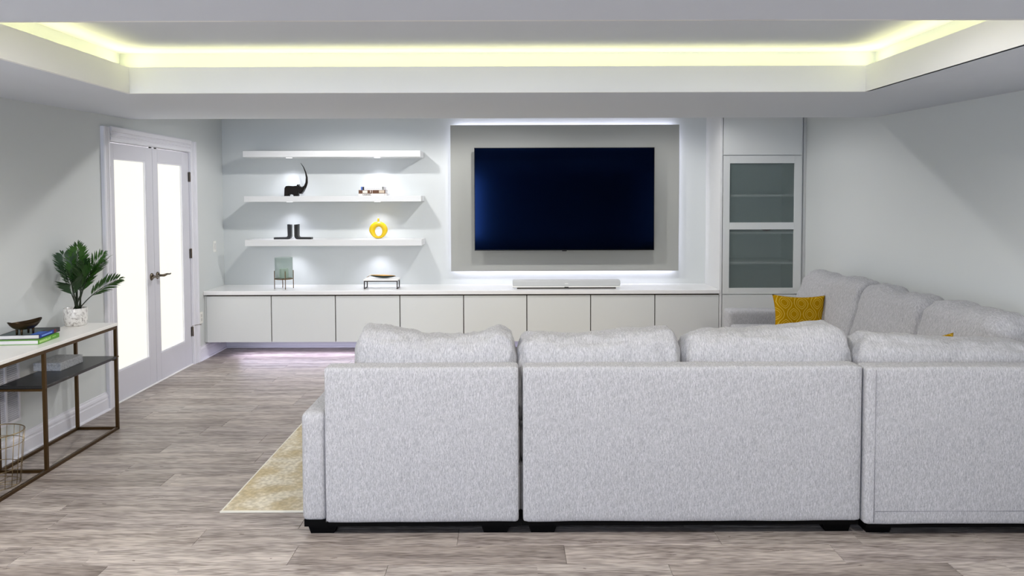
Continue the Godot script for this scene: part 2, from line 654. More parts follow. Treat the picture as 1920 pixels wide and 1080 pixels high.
	baseboard(st, Vector3(XL, 0, -7.25), Vector3(XL, 0, ZB + 0.012), Vector3.RIGHT)
	structure(st, "baseboard_left", M.trim)
	st = sf(); baseboard(st, Vector3(XL, 0, ZB), Vector3(XR, 0, ZB), Vector3.BACK)
	structure(st, "baseboard_back", M.trim)
	st = sf(); baseboard(st, Vector3(XR, 0, ZC + 0.02), Vector3(XR, 0, ZFRONT), Vector3.LEFT)
	structure(st, "baseboard_right", M.trim)

func plank_mesh(l: float, w: float) -> ArrayMesh:
	var st := sf()
	plank(st, -l / 2, l / 2, -w / 2, w / 2)
	return done(st)

func plank(st: SurfaceTool, a: float, b: float, z0: float, z1: float) -> void:
	var g := 0.0006
	var e := 0.0016
	var d := 0.007
	var x0 := a + g
	var x1 := b - g
	var y0 := z0 + g
	var y1 := z1 - g
	var top := [Vector3(x0 + e, 0, y0 + e), Vector3(x1 - e, 0, y0 + e), Vector3(x1 - e, 0, y1 - e), Vector3(x0 + e, 0, y1 - e)]
	var rim := [Vector3(x0, -e * 0.8, y0), Vector3(x1, -e * 0.8, y0), Vector3(x1, -e * 0.8, y1), Vector3(x0, -e * 0.8, y1)]
	uquad(st, top[0], top[1], top[2], top[3], Vector3.UP)
	for i in 4:
		var k := (i + 1) % 4
		var n: Vector3 = (top[i] + top[k]) / 2 - Vector3((x0 + x1) / 2, 0, (y0 + y1) / 2)
		n = Vector3(n.x, 0, 0) if i % 2 == 1 else Vector3(0, 0, n.z)
		uquad(st, top[i], top[k], rim[k], rim[i], n + Vector3.UP * n.length())
		uquad(st, rim[i], rim[k], rim[k] - Vector3(0, d, 0), rim[i] - Vector3(0, d, 0), n)

func uquad(st: SurfaceTool, a: Vector3, b: Vector3, c: Vector3, d: Vector3, hint: Vector3) -> void:
	var q := [a, b, c, a, c, d]
	if (a - c).cross(a - b).dot(hint) < 0: q = [a, c, b, a, d, c]
	for p in q:
		st.set_uv(Vector2(p.x, p.z))
		st.add_vertex(p)

func baseboard(st: SurfaceTool, a: Vector3, b: Vector3, out: Vector3) -> void:
	var prof := PackedVector2Array([Vector2(0, 0), Vector2(0.016, 0), Vector2(0.016, 0.085), Vector2(0.012, 0.089), Vector2(0.012, 0.1), Vector2(0.0145, 0.104), Vector2(0.012, 0.118), Vector2(0.006, 0.128), Vector2(0.005, 0.138), Vector2(0, 0.14)])
	var dir := (b - a).normalized()
	var ax := out
	var ay := Vector3.UP
	if ax.cross(ay).dot(dir) < 0: pass
	extrude(st, prof, (a + b) / 2, ax, ay, (b - a).length())
	# quarter round at the floor
	var q := PackedVector2Array([Vector2(0.016, 0), Vector2(0.03, 0), Vector2(0.028, 0.008), Vector2(0.023, 0.013), Vector2(0.016, 0.015)])
	extrude(st, q, (a + b) / 2, ax, ay, (b - a).length())

# ==================================================================== the glazed double door
func door() -> void:
	var z0 := -5.714
	var z1 := -7.131
	var mid := -6.412
	var top := 2.03
	# casing
	var tr := Node3D.new()
	tr.name = "trim_1"
	tr.set_meta("kind", "structure")
	add_child(tr)
	var prof := PackedVector2Array([Vector2(0, 0), Vector2(0, 0.012), Vector2(0.012, 0.016), Vector2(0.03, 0.016), Vector2(0.034, 0.011), Vector2(0.042, 0.011), Vector2(0.046, 0.018), Vector2(0.058, 0.018), Vector2(0.062, 0.013), Vector2(0.070, 0.013), Vector2(0.076, 0.024), Vector2(0.104, 0.028), Vector2(0.112, 0.024), Vector2(0.112, 0)])
	var o := 0.006
	var st := sf(); extrude(st, prof, Vector3(XL, (top + 0.11) / 2, z0 + o), Vector3.BACK, Vector3.RIGHT, top + 0.11); mesh(st, "side_casing", M.trim, tr)
	st = sf(); extrude(st, prof, Vector3(XL, (top + 0.11) / 2, z1 - o), Vector3.FORWARD, Vector3.RIGHT, top + 0.11); mesh(st, "side_casing", M.trim, tr)
	st = sf(); extrude(st, prof, Vector3(XL, top + o, (z0 + z1) / 2), Vector3.UP, Vector3.RIGHT, z0 - z1 + 0.0); mesh(st, "head_casing", M.trim, tr)
	st = sf()
	bx(st, Vector3(XL - 0.12, 0, z0 + 0.001), Vector3(XL + 0.004, top + 0.014, z0 + 0.014))
	bx(st, Vector3(XL - 0.12, 0, z1 - 0.014), Vector3(XL + 0.004, top + 0.014, z1 - 0.001))
	bx(st, Vector3(XL - 0.12, top + 0.003, z1), Vector3(XL + 0.004, top + 0.014, z0))
	mesh(st, "jamb", M.trim, tr)
	# the two leaves
	var dr := Node3D.new()
	dr.name = "door_1"
	dr.set_meta("kind", "structure")
	add_child(dr)
	tag(dr, "white double door with two tall frosted glass panes glowing white, lever handles", "")
	var xf := XL - 0.006
	var xb := xf - 0.04
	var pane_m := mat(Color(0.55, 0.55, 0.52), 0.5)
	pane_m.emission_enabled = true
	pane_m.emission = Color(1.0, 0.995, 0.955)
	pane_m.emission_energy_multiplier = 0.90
	var glaze := [[-5.785, -6.296], [-6.503, -6.990]]
	var edge := [[z0 - 0.003, mid + 0.002], [mid - 0.002, z1 + 0.003]]
	for k in 2:
		var a: float = edge[k][0]
		var b: float = edge[k][1]
		var g0: float = glaze[k][0]
		var g1: float = glaze[k][1]
		var y0 := 0.245
		var y1 := 1.91
		st = sf()
		bx(st, Vector3(xb, 0.012, g0), Vector3(xf, top - 0.004, a), 0.002)
		bx(st, Vector3(xb, 0.012, b), Vector3(xf, top - 0.004, g1), 0.002)
		bx(st, Vector3(xb, 0.012, g1), Vector3(xf, y0, g0), 0.0)
		bx(st, Vector3(xb, y1, g1), Vector3(xf, top - 0.004, g0), 0.0)
		mesh(st, "door_leaf", M.door, dr)
		st = sf()
		for s in [[g0, g0 - 0.012, y0, y1], [g1 + 0.012, g1, y0, y1], [g0 - 0.012, g1 + 0.012, y0, y0 + 0.012], [g0 - 0.012, g1 + 0.012, y1 - 0.012, y1]]:
			hexa(st, [Vector3(xf - 0.003, s[2], s[0]), Vector3(xf - 0.003, s[2], s[1]), Vector3(xf - 0.018, s[2], s[1]), Vector3(xf - 0.018, s[2], s[0])], [Vector3(xf - 0.003, s[3], s[0]), Vector3(xf - 0.003, s[3], s[1]), Vector3(xf - 0.018, s[3], s[1]), Vector3(xf - 0.018, s[3], s[0])])
		mesh(st, "glazing_bead", M.trim, dr)
		st = sf()
		bx(st, Vector3(xf - 0.024, y0 + 0.002, g1 + 0.002), Vector3(xf - 0.018, y1 - 0.002, g0 - 0.002))
		mesh(st, "pane", pane_m, dr)
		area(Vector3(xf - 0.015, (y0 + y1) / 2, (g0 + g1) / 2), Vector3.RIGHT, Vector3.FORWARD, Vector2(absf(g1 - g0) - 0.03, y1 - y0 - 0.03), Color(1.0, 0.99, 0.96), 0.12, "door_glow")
		# lever
		var hz: float = [-6.355, -6.462][k]
		var s: float = [1.0, -1.0][k]
		var h := Node3D.new()
		h.name = "door_handle"
		dr.add_child(h, true)
		h.position = Vector3(xf, 0.93, hz)
		st = sf(true)
		var pr := [[0.001, 0.012], [0.02, 0.012], [0.026, 0.009], [0.031, 0.004], [0.032, 0.0]]
		pr.reverse()
		lathe(st, Vector3.ZERO, pr, 20)
		var ro := mesh(st, "rosette", M.nickel, h)
		ro.rotation = Vector3(0, 0, -PI / 2)
		st = sf(true)
		var pts := []
		for i in 14:
			var t := i / 13.0
			if t < 0.3: pts.append(Vector3(0.01 + t / 0.3 * 0.045, 0, 0))
			else:
				var q := (t - 0.3) / 0.7
				pts.append(Vector3(0.055 + sin(minf(q * 4, 1.0) * PI / 2) * 0.008, sin(q * 5.0) * 0.006 + q * q * 0.012, s * q * 0.115))
		tube(st, pts, [0.011, 0.011, 0.011, 0.011, 0.012, 0.0115, 0.0105, 0.0095, 0.009, 0.008, 0.0075, 0.007, 0.0065, 0.005], 10)
		mesh(st, "lever", M.nickel, h)
	for hy in [1.80, 1.07, 0.32]:
		for hz2 in [z0 + 0.002, z1 - 0.002]:
			st = sf(true)
			tube(st, [Vector3(xf + 0.010, hy - 0.045, hz2), Vector3(xf + 0.010, hy + 0.045, hz2)], [0.0065], 8)
			tube(st, [Vector3(xf + 0.006, hy + 0.045, hz2), Vector3(xf + 0.006, hy + 0.051, hz2)], [0.004, 0.002], 8)
			st.set_smooth_group(-1)
			var sg := 1.0 if hz2 > -6 else -1.0
			bx(st, Vector3(xf - 0.0, hy - 0.045, hz2), Vector3(xf + 0.002, hy + 0.045, hz2 - sg * 0.022))
			mesh(st, "hinge", M.nickel, dr)
	st = sf(true)                                       # hinge-pin door stop
	tube(st, [Vector3(xf + 0.006, 0.375, z1 - 0.002), Vector3(xf + 0.05, 0.378, z1 - 0.05), Vector3(xf + 0.066, 0.378, z1 - 0.062)], [0.004, 0.004, 0.009], 8)
	mesh(st, "door_stop", M.chrome, dr)
	st = sf()                                           # ball catches in the head
	for hz3 in [-6.37, -6.46]: cbox(st, Vector3(xf + 0.003, top - 0.001, hz3), Vector3(0.012, 0.010, 0.03), 0.002)
	mesh(st, "catch", M.black, dr)
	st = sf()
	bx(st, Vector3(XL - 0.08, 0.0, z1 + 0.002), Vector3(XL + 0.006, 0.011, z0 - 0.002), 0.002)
	mesh(st, "gap_light_strip", mat(Color(0.96, 0.96, 0.96), 0.4), dr)  # white strip painted in for light showing under the doors
	# a lit passage behind the doors
	st = sf()
	bx(st, Vector3(XL - 1.3, -0.1, z1 - 0.2), Vector3(XL - 0.12, 0.0, z0 + 0.2))
	bx(st, Vector3(XL - 1.3, 2.4, z1 - 0.2), Vector3(XL - 0.12, 2.5, z0 + 0.2))
	bx(st, Vector3(XL - 1.4, -0.1, z1 - 0.2), Vector3(XL - 1.3, 2.5, z0 + 0.2))
	bx(st, Vector3(XL - 1.3, 0.0, z1 - 0.3), Vector3(XL - 0.12, 2.4, z1 - 0.2))
	bx(st, Vector3(XL - 1.3, 0.0, z0 + 0.2), Vector3(XL - 0.12, 2.4, z0 + 0.3))
	structure(st, "wall_passage", M.trim)
	area(Vector3(XL - 0.7, 2.38, (z0 + z1) / 2), Vector3.DOWN, Vector3.BACK, Vector2(1.0, 0.6), Color(1, 0.98, 0.94), 6.0, "passage_lamp")

# ==================================================================== media wall
func media_wall() -> void:
	# base cabinets
	var edges := [-3.032, -2.385, -1.746, -1.103, -0.468, 0.163, 0.800, 1.441, 2.082]
	var ords := ["first", "second", "third", "fourth", "fifth", "sixth", "seventh", "eighth"]
	var extra := ["at the frosted door end", "under the green glass candle holder", "under the low tray stand", "under the left edge of the grey panel", "under the left half of the television", "under the soundbar", "under the right half of the television", "beside the tall glass-fronted cabinet"]
	for k in 8:
		var a: float = edges[k]
		var b: float = edges[k + 1]
		var t := thing("base_cabinet", "%s white flat-front floating cabinet from the left, %s" % [ords[k], extra[k]], "cabinet", Vector3((a + b) / 2, 0.162, ZC), "floating base cabinets under the counter")
		var w := b - a
		var st := sf()
		bx(st, Vector3(-w / 2, 0, ZB - ZC + 0.002), Vector3(w / 2, 0.47, -0.024))
		mesh(st, "carcass", M.cab_in, t)
		st = sf()
		bx(st, Vector3(-w / 2 + 0.0045, -0.003, -0.022), Vector3(w / 2 - 0.0045, 0.458, -0.002), 0.0015)
		mesh(st, "door", M.cab, t)
		if k == 0:
			st = sf()
			bx(st, Vector3(-w / 2 - 0.022, -0.003, ZB - ZC + 0.002), Vector3(-w / 2 - 0.001, 0.458, -0.014), 0.001)
			mesh(st, "filler_strip", M.cab, t)
	var st := sf()
	bx(st, Vector3(XL + 0.001, 0.634, ZB), Vector3(2.082, 0.672, ZC + 0.012), 0.003)
	var ct := mesh(st, "worktop", M.counter)
	tag(ct, "long glossy white worktop running over the floating base cabinets", "worktop")
	# light strip under the cabinets
	var lav := Color(0.90, 0.875, 1.0)
	st = sf()
	bx(st, Vector3(-2.75, 0.152, -7.56), Vector3(2.05, 0.160, -7.545), 0.001)
	var ls := mesh(st, "light_strip", glow(lav, 1.5))
	tag(ls, "thin lavender white light strip fixed under the floating base cabinets", "light strip")
	area(Vector3(-0.35, 0.150, -7.552), Vector3(0, -1, 0.12), Vector3.RIGHT, Vector2(4.8, 0.014), lav, 2.3, "cabinet_glow")

	# grey panel behind the television, with a halo of light strips
	var x0 := -0.629
	var x1 := 1.783
	var y0 := 0.815
	var y1 := 2.358
	var zf := -7.89
	var p := thing("wall_panel", "flat warm grey panel mounted on the wall behind the television, edges glowing", "panel", Vector3((x0 + x1) / 2, (y0 + y1) / 2, zf))
	var w := x1 - x0
	var h := y1 - y0
	st = sf()
	cbox(st, Vector3(0, 0, -0.009), Vector3(w, h, 0.018), 0.0015)
	mesh(st, "face", M.panel, p)
	st = sf()
	bx(st, Vector3(-w / 2 + 0.12, -h / 2 + 0.12, ZB - zf), Vector3(w / 2 - 0.12, h / 2 - 0.12, -0.018))
	mesh(st, "backing", M.panel, p)
	var hc := Color(0.93, 0.92, 1.0)
	for k in 4:
		var vert := k >= 2
		var sg := 1.0 if k % 2 == 0 else -1.0
		var c := Vector3(0, sg * (h / 2 - 0.05), -0.026) if not vert else Vector3(sg * (w / 2 - 0.05), 0, -0.026)
		st = sf()
		cbox(st, c, Vector3(w - 0.1, 0.01, 0.008) if not vert else Vector3(0.01, h - 0.1, 0.008), 0.001)
		mesh(st, "led_strip", glow(hc, 2.0), p)
		var dir := Vector3(0, sg * 1.0, -0.7) if not vert else Vector3(sg * 1.0, 0, -0.7)
		area(p.position + c + dir.normalized() * 0.009, dir, Vector3.RIGHT if not vert else Vector3.UP, Vector2(w - 0.1 if not vert else h - 0.1, 0.01), hc, [0.28, 0.32, 0.07, 0.06][k], "halo_lamp")

func tall_cabinet() -> void:
	var x0 := 2.083
	var x1 := 2.894
	var t := thing("tall_cabinet", "tall white cabinet with a two-pane frosted glass door beside the right wall", "cabinet", Vector3(0, 0, ZC))
	var d := ZB - ZC
	var st := sf()
	bx(st, Vector3(x0, 0.0, d), Vector3(x0 + 0.022, BACKCEIL, 0), 0.001)
	bx(st, Vector3(x1 - 0.006, 0.0, d), Vector3(x1 + 0.014, BACKCEIL, -0.024))
	bx(st, Vector3(x0 + 0.022, 0.0, d), Vector3(x1, BACKCEIL, d + 0.012))
	bx(st, Vector3(x0 + 0.022, 0.0, d), Vector3(x1, 0.09, -0.03))
	for y in [0.612, 2.0]: bx(st, Vector3(x0 + 0.022, y, d), Vector3(x1, y + 0.02, -0.026))
	mesh(st, "carcass", M.shelf, t)
	for y in [1.597, 1.226, 0.925]:
		st = sf()
		bx(st, Vector3(x0 + 0.022, y, d + 0.012), Vector3(x1 - 0.006, y + 0.022, -0.023), 0.001)
		mesh(st, "inner_shelf", M.shelf, t)
	# doors
	st = sf(); bx(st, Vector3(2.112, 2.010, -0.022), Vector3(x1 - 0.002, BACKCEIL - 0.004, 0), 0.0015); mesh(st, "top_door", M.cab, t)
	st = sf(); bx(st, Vector3(2.112, 0.095, -0.022), Vector3(x1 - 0.002, 0.620, 0), 0.0015); mesh(st, "bottom_door", M.cab, t)
	var g := Node3D.new()
	g.name = "glass_door"
	t.add_child(g, true)
	st = sf()
	var xa := 2.112
	var xb := x1 - 0.002
	bx(st, Vector3(xa, 0.627, -0.022), Vector3(2.178, 2.003, 0), 0.0015)
	bx(st, Vector3(2.819, 0.627, -0.022), Vector3(xb, 2.003, 0), 0.0015)
	bx(st, Vector3(2.178, 0.627, -0.022), Vector3(2.819, 0.688, 0), 0.0)
	bx(st, Vector3(2.178, 1.272, -0.022), Vector3(2.819, 1.341, 0), 0.0)
	bx(st, Vector3(2.178, 1.928, -0.022), Vector3(2.819, 2.003, 0), 0.0)
	mesh(st, "frame", M.cab, g)
	var fr := mat(Color(0.47, 0.53, 0.52, 0.40), 0.32, 0, 0.3)
	fr.transparency = BaseMaterial3D.TRANSPARENCY_ALPHA
	for s in [[0.688, 1.272], [1.341, 1.928]]:
		st = sf(); bx(st, Vector3(2.176, s[0] - 0.002, -0.017), Vector3(2.821, s[1] + 0.002, -0.012)); mesh(st, "pane", fr, g)
	st = sf(); bx(st, Vector3(x1 + 0.016, 0, -0.09), Vector3(XR - 0.001, BACKCEIL, -0.012), 0.001); mesh(st, "filler_strip", mat(Color(0.78, 0.785, 0.78), 0.5), t)
	# a bowl half hidden behind the frosted glass
	st = sf(true)
	lathe(st, Vector3.ZERO, [[0.001, 0], [0.03, 0.0], [0.06, 0.03], [0.08, 0.07], [0.075, 0.07], [0.055, 0.033], [0.02, 0.012], [0.001, 0.012]], 24)
	var b := mesh(st, "bowl", mat(Color(0.55, 0.13, 0.12), 0.4))
	b.position = Vector3(2.60, 1.249, ZC - 0.16)
	tag(b, "reddish bowl half hidden behind the upper frosted pane of the tall cabinet", "bowl")

# ==================================================================== floating shelves and what stands on them
func shelves_and_things() -> void:
	var sh := [[-2.730, -0.918, 2.016, 2.078], [-2.727, -0.914, 1.558, 1.616], [-2.724, -0.909, 1.104, 1.168]]
	var nm := ["top floating white shelf, holding nothing, with two round lights underneath", "middle floating white shelf carrying the horned figurine and three stacked books", "lowest floating white shelf carrying black bookends and a yellow ring vase"]
	for k in 3:
		var a: float = sh[k][0]
		var b: float = sh[k][1]
		var y0: float = sh[k][2]
		var y1: float = sh[k][3]
		var t := thing("floating_shelf", nm[k], "shelf", Vector3((a + b) / 2, y0, ZB), "floating shelves")
		var st := sf()
		bx(st, Vector3(-(b - a) / 2, 0, 0.0), Vector3((b - a) / 2, y1 - y0, 0.30), 0.0015)
		mesh(st, "board", M.shelf, t)
		for x in [-2.30, -1.385]:
			var lx: float = x - (a + b) / 2
			st = sf(true)
			lathe(st, Vector3(lx, 0, 0.155), [[0.026, -0.003], [0.031, -0.0025], [0.032, 0.0]], 20)
			st.set_smooth_group(1)
			lathe(st, Vector3(lx, 0, 0.155), [[0.0005, -0.003], [0.026, -0.003]], 20)
			var pl := mesh(st, "puck_light", glow(Color(0.97, 0.97, 1.0), 3.0), t)
			pl.set_meta("label", "small round puck light")
			var l := SpotLight3D.new()
			l.name = "puck_lamp"
			l.light_color = Color(0.95, 0.95, 1.0)
			l.light_energy = 0.16
			l.light_size = 0.025
			l.spot_angle = 60
			l.spot_angle_attenuation = 1.0
			l.spot_range = 14.0
			l.spot_attenuation = 2.0
			l.shadow_enabled = true
			l.basis = Basis(Vector3.RIGHT, -PI / 2)
			l.position = Vector3(x, y0 - 0.016, ZB + 0.155)
			add_child(l, true)
	rhino(Vector3(-2.255, 1.616, -7.80))
	# three books lying on the middle shelf
	var y := 1.616
	var lows := [[0.286, 0.024, Color(0.93, 0.92, 0.90)], [0.272, 0.036, Color(0.36, 0.22, 0.10)], [0.238, 0.034, Color(0.90, 0.90, 0.91)]]
	var lab := ["white hardback with black capital lettering, lowest of the shelf stack", "brown hardback with a white label block, in the middle of the shelf stack", "pale hardback with a blue and black end, topmost of the shelf stack"]
	for k in 3:
		var t := book(lab[k], Vector3([-1.413, -1.420, -1.416][k], y, -7.765), Vector3(lows[k][0], lows[k][1], 0.19), lows[k][2], [0.0, 0.02, -0.015][k], "books stacked on the middle shelf")
		var hh: float = lows[k][1]
		if k == 0:
			text(t, "CHANEL", 0.0165, Vector3(-0.056, hh / 2, 0.0955), Color(0.03, 0.03, 0.03), 0.0006)
			dot(t, Vector3(0.128, hh / 2, 0.0955), Vector3(0.005, 0.008, 0.001), Color(0.05, 0.05, 0.05))
		elif k == 1:
			dot(t, Vector3(-0.07, hh / 2, 0.0955), Vector3(0.05, 0.027, 0.001), Color(0.93, 0.90, 0.86))
			dot(t, Vector3(-0.015, hh / 2 + 0.004, 0.0955), Vector3(0.006, 0.024, 0.001), Color(0.93, 0.90, 0.86))
			dot(t, Vector3(0.004, hh / 2, 0.0955), Vector3(0.003, 0.035, 0.001), Color(0.93, 0.90, 0.86))
			dot(t, Vector3(0.100, hh / 2 + 0.002, 0.0955), Vector3(0.055, 0.026, 0.001), Color(0.80, 0.74, 0.66))
		else:
			dot(t, Vector3(-0.105, hh / 2, 0.0955), Vector3(0.018, 0.033, 0.001), Color(0.30, 0.42, 0.72))
			dot(t, Vector3(-0.088, hh / 2, 0.0955), Vector3(0.016, 0.033, 0.001), Color(0.04, 0.04, 0.06))
			dot(t, Vector3(0.112, hh / 2 + 0.011, 0.0955), Vector3(0.014, 0.009, 0.001), Color(0.05, 0.05, 0.06))
			dot(t, Vector3(0.112, hh / 2 - 0.004, 0.0955), Vector3(0.014, 0.018, 0.001), Color(0.52, 0.52, 0.50))
			for q in 9: dot(t, Vector3(-0.065 + q * 0.0185, hh / 2 - 0.002, 0.0955), Vector3(0.011, 0.003, 0.001), Color(0.66, 0.66, 0.68))
		y += hh
	# bookends
	for s in [-1.0, 1.0]:
		var pts := PackedVector2Array()
		var r := 0.035
		var th := 0.036
		pts.append(Vector2(0, 0.152)); pts.append(Vector2(0, r))
		for i in 7:
			var a := PI + i / 6.0 * PI / 2
			pts.append(Vector2(r + cos(a) * r, r + sin(a) * r))
		pts.append(Vector2(0.178, 0.0)); pts.append(Vector2(0.178, 0.02)); pts.append(Vector2(th + 0.03, 0.022))
		for i in 5:
			var a := PI * 1.5 - i / 4.0 * PI / 2
			pts.append(Vector2(th + 0.02 + cos(a) * 0.02, 0.042 + sin(a) * 0.02))
		pts.append(Vector2(th + 0.002, 0.156))
		var st := sf()
		var pp := PackedVector2Array()
		for q in pts: pp.append(Vector2(q.x * s, q.y))
		extrude(st, pp, Vector3.ZERO, Vector3.RIGHT, Vector3.UP, 0.06)
		var be := thing("bookend", "black L-shaped bookend with its foot pointing %s on the lowest floating shelf" % ("left" if s < 0 else "right"), "bookend", Vector3(-2.263 + s * 0.018, 1.168, -7.79), "pair of black bookends")
		mesh(st, "body", M.black, be)
		be.rotation.y = -s * 0.05
	ring_vase(Vector3(-1.378, 1.168, -7.80))
	candle_holder(Vector3(-2.318, 0.672, -7.62))
	tray_stand(Vector3(-1.315, 0.672, -7.62))
	# soundbar
	var sb := thing("soundbar", "long pale grey soundbar on the white worktop under the television", "soundbar", Vector3(0.566, 0.672, -7.56))
	var st := sf()
	cbox(st, Vector3(0, 0.058, 0), Vector3(1.09, 0.056, 0.10), 0.006)
	mesh(st, "grille", mat(Color(0.78, 0.79, 0.79), 0.7), sb)
	st = sf()
	cbox(st, Vector3(0, 0.022, 0), Vector3(1.09, 0.016, 0.096), 0.003)
	mesh(st, "base", M.plastic, sb)
	st = sf()
	bx(st, Vector3(-0.5, 0.0, -0.045), Vector3(0.5, 0.013, 0.044))
	mesh(st, "foot", mat(Color(0.20, 0.18, 0.15), 0.6), sb)
	st = sf(); cbox(st, Vector3(0, 0.053, 0.0503), Vector3(0.035, 0.006, 0.001)); mesh(st, "badge", M.plastic, sb)
	st = sf(); cbox(st, Vector3(0, 0.016, 0.0485), Vector3(0.042, 0.008, 0.002)); mesh(st, "sensor", M.black, sb)

func dot(t: Node3D, c: Vector3, s: Vector3, col: Color) -> void:
	var st := sf()
	cbox(st, c, s)
	mesh(st, "print", mat(col, 0.6), t)

func text(t: Node3D, s: String, size: float, at: Vector3, col: Color, depth: float, called := "lettering") -> MeshInstance3D:
	var tm := TextMesh.new()
	var f := SystemFont.new()
	f.font_names = PackedStringArray(["Droid Sans"])
	f.font_weight = 700
	tm.font = f
	tm.text = s
	tm.font_size = 64
	tm.pixel_size = size / 46.0
	tm.depth = depth
	tm.curve_step = 2.0
	var o := put(tm, called, mat(col, 0.6), t)
	o.position = at
	return o

func book(label: String, at: Vector3, s: Vector3, cover: Color, turn: float, group: String, called := "book") -> Node3D:
	# spine towards +z, lies flat
	var t := thing(called, label, "book", at, group)
	t.rotation.y = turn
	var c := 0.0028
	var st := sf()
	bx(st, Vector3(-s.x / 2, 0, -s.z / 2), Vector3(s.x / 2, c, s.z / 2), 0.0006)
	bx(st, Vector3(-s.x / 2, s.y - c, -s.z / 2), Vector3(s.x / 2, s.y, s.z / 2), 0.0006)
	bx(st, Vector3(-s.x / 2, c, s.z / 2 - c), Vector3(s.x / 2, s.y - c, s.z / 2), 0.0)
	mesh(st, "cover", mat(cover, 0.45), t)
	st = sf()
	bx(st, Vector3(-s.x / 2 + 0.004, c, -s.z / 2 + 0.005), Vector3(s.x / 2 - 0.004, s.y - c, s.z / 2 - c))
	mesh(st, "pages", mat(Color(0.86, 0.85, 0.86), 0.85), t)
	return t

func rhino(at: Vector3) -> void:
	var t := thing("rhino_figurine", "dark carved rhinoceros figurine with a huge upswept horn on the middle shelf", "figurine", at)
	var dark := mat(Color(0.085, 0.062, 0.05), 0.42, 0, 0.3)
	var pts := PackedVector2Array([Vector2(-0.094, 0), Vector2(-0.05, 0), Vector2(-0.047, 0.012), Vector2(-0.034, 0.022), Vector2(0.000, 0.014), Vector2(0.003, 0.0), Vector2(0.05, 0), Vector2(0.05, 0.03), Vector2(0.054, 0.05), Vector2(0.066, 0.024), Vector2(0.082, 0.024), Vector2(0.104, 0.052), Vector2(0.118, 0.078), Vector2(0.120, 0.092), Vector2(0.096, 0.092), Vector2(0.070, 0.1), Vector2(0.045, 0.122), Vector2(0.036, 0.108), Vector2(0.0, 0.104), Vector2(-0.05, 0.108), Vector2(-0.076, 0.104), Vector2(-0.09, 0.084), Vector2(-0.092, 0.05)])
	var st := sf()
	extrude(st, pts, Vector3.ZERO, Vector3.RIGHT, Vector3.UP, 0.056)
	# fuller flanks
	var pin := PackedVector2Array([Vector2(-0.085, 0.008), Vector2(-0.057, 0.008), Vector2(-0.05, 0.026), Vector2(-0.03, 0.03), Vector2(0.004, 0.024), Vector2(0.012, 0.006), Vector2(0.044, 0.006), Vector2(0.05, 0.058), Vector2(0.07, 0.04), Vector2(0.098, 0.062), Vector2(0.106, 0.084), Vector2(0.07, 0.09), Vector2(0.04, 0.104), Vector2(0.0, 0.096), Vector2(-0.05, 0.098), Vector2(-0.078, 0.086)])
	extrude(st, pin, Vector3.ZERO, Vector3.RIGHT, Vector3.UP, 0.078)
	mesh(st, "body", dark, t)
	st = sf(true)
	var hp := []
	var hr := []
	var ctl := [Vector2(0.088, 0.075), Vector2(0.118, 0.098), Vector2(0.134, 0.14), Vector2(0.136, 0.195), Vector2(0.124, 0.25), Vector2(0.104, 0.30), Vector2(0.075, 0.345)]
	var cv := Curve3D.new()
	for i in ctl.size():
		var p := Vector3(ctl[i].x, ctl[i].y, 0)
		var q: Vector2 = (ctl[mini(i + 1, 6)] - ctl[maxi(i - 1, 0)]) / 6.0
		cv.add_point(p, Vector3(-q.x, -q.y, 0), Vector3(q.x, q.y, 0))
	for i in 25:
		hp.append(cv.sample_baked(cv.get_baked_length() * i / 24.0))
		hr.append(lerpf(0.020, 0.0018, pow(i / 24.0, 0.75)))
	tube(st, hp, hr, 12)
	mesh(st, "horn", dark, t)
	for s in [-1, 1]:
		st = sf()
		hexa(st, [Vector3(0.045, 0.094, s * 0.018), Vector3(0.06, 0.094, s * 0.018), Vector3(0.06, 0.09, s * 0.034), Vector3(0.045, 0.09, s * 0.034)], [Vector3(0.05, 0.124, s * 0.026), Vector3(0.054, 0.124, s * 0.026), Vector3(0.054, 0.122, s * 0.032), Vector3(0.05, 0.122, s * 0.032)])
		mesh(st, "ear", dark, t)

func ring_vase(at: Vector3) -> void:
	var t := thing("ring_vase", "bright yellow ring-shaped vase with a narrow neck on the lowest floating shelf", "vase", at)
	var yl := mat(Color(0.89, 0.755, 0.03), 0.38)
	var st := sf(true)
	var n := 40
	var m := 14
	var g := []
	for i in n:
		var a := TAU * i / n
		var dirx := cos(a)
		var diry := sin(a)
		var row := []
		var ro := Vector2(0.098, 0.092)
		if diry < -0.9: ro.y = 0.090
		var ri := Vector2(0.037, 0.050)
		var oc := Vector2(0, 0.090)
		var ic := Vector2(0.002, 0.078)
		var po := oc + Vector2(dirx * ro.x * (1.0 - 0.18 * maxf(0, -diry)), diry * ro.y)
		po.y = maxf(po.y, 0.004)
		var pi2 := ic + Vector2(dirx * ri.x, diry * ri.y)
		var c := (po + pi2) / 2
		var half := (po - pi2) / 2
		for j in m:
			var b := TAU * j / m
			var w := c + half * cos(b)
			row.append(Vector3(w.x, w.y, sin(b) * 0.032))
		g.append(row)
	for i in n:
		for j in m:
			var k := (i + 1) % n
			var l := (j + 1) % m
			var mid := Vector3.ZERO
			for q in m: mid += g[i][q] / m
			quad(st, g[i][j], g[k][j], g[k][l], g[i][l], g[i][j] + g[i][l] - mid * 2)
	mesh(st, "ring", yl, t)
	st = sf(true)
	lathe(st, Vector3(0.0, 0.172, 0), [[0.018, 0.0], [0.011, 0.012], [0.009, 0.03], [0.012, 0.042], [0.008, 0.042], [0.006, 0.02], [0.0005, 0.018]], 16)
	mesh(st, "neck", yl, t)

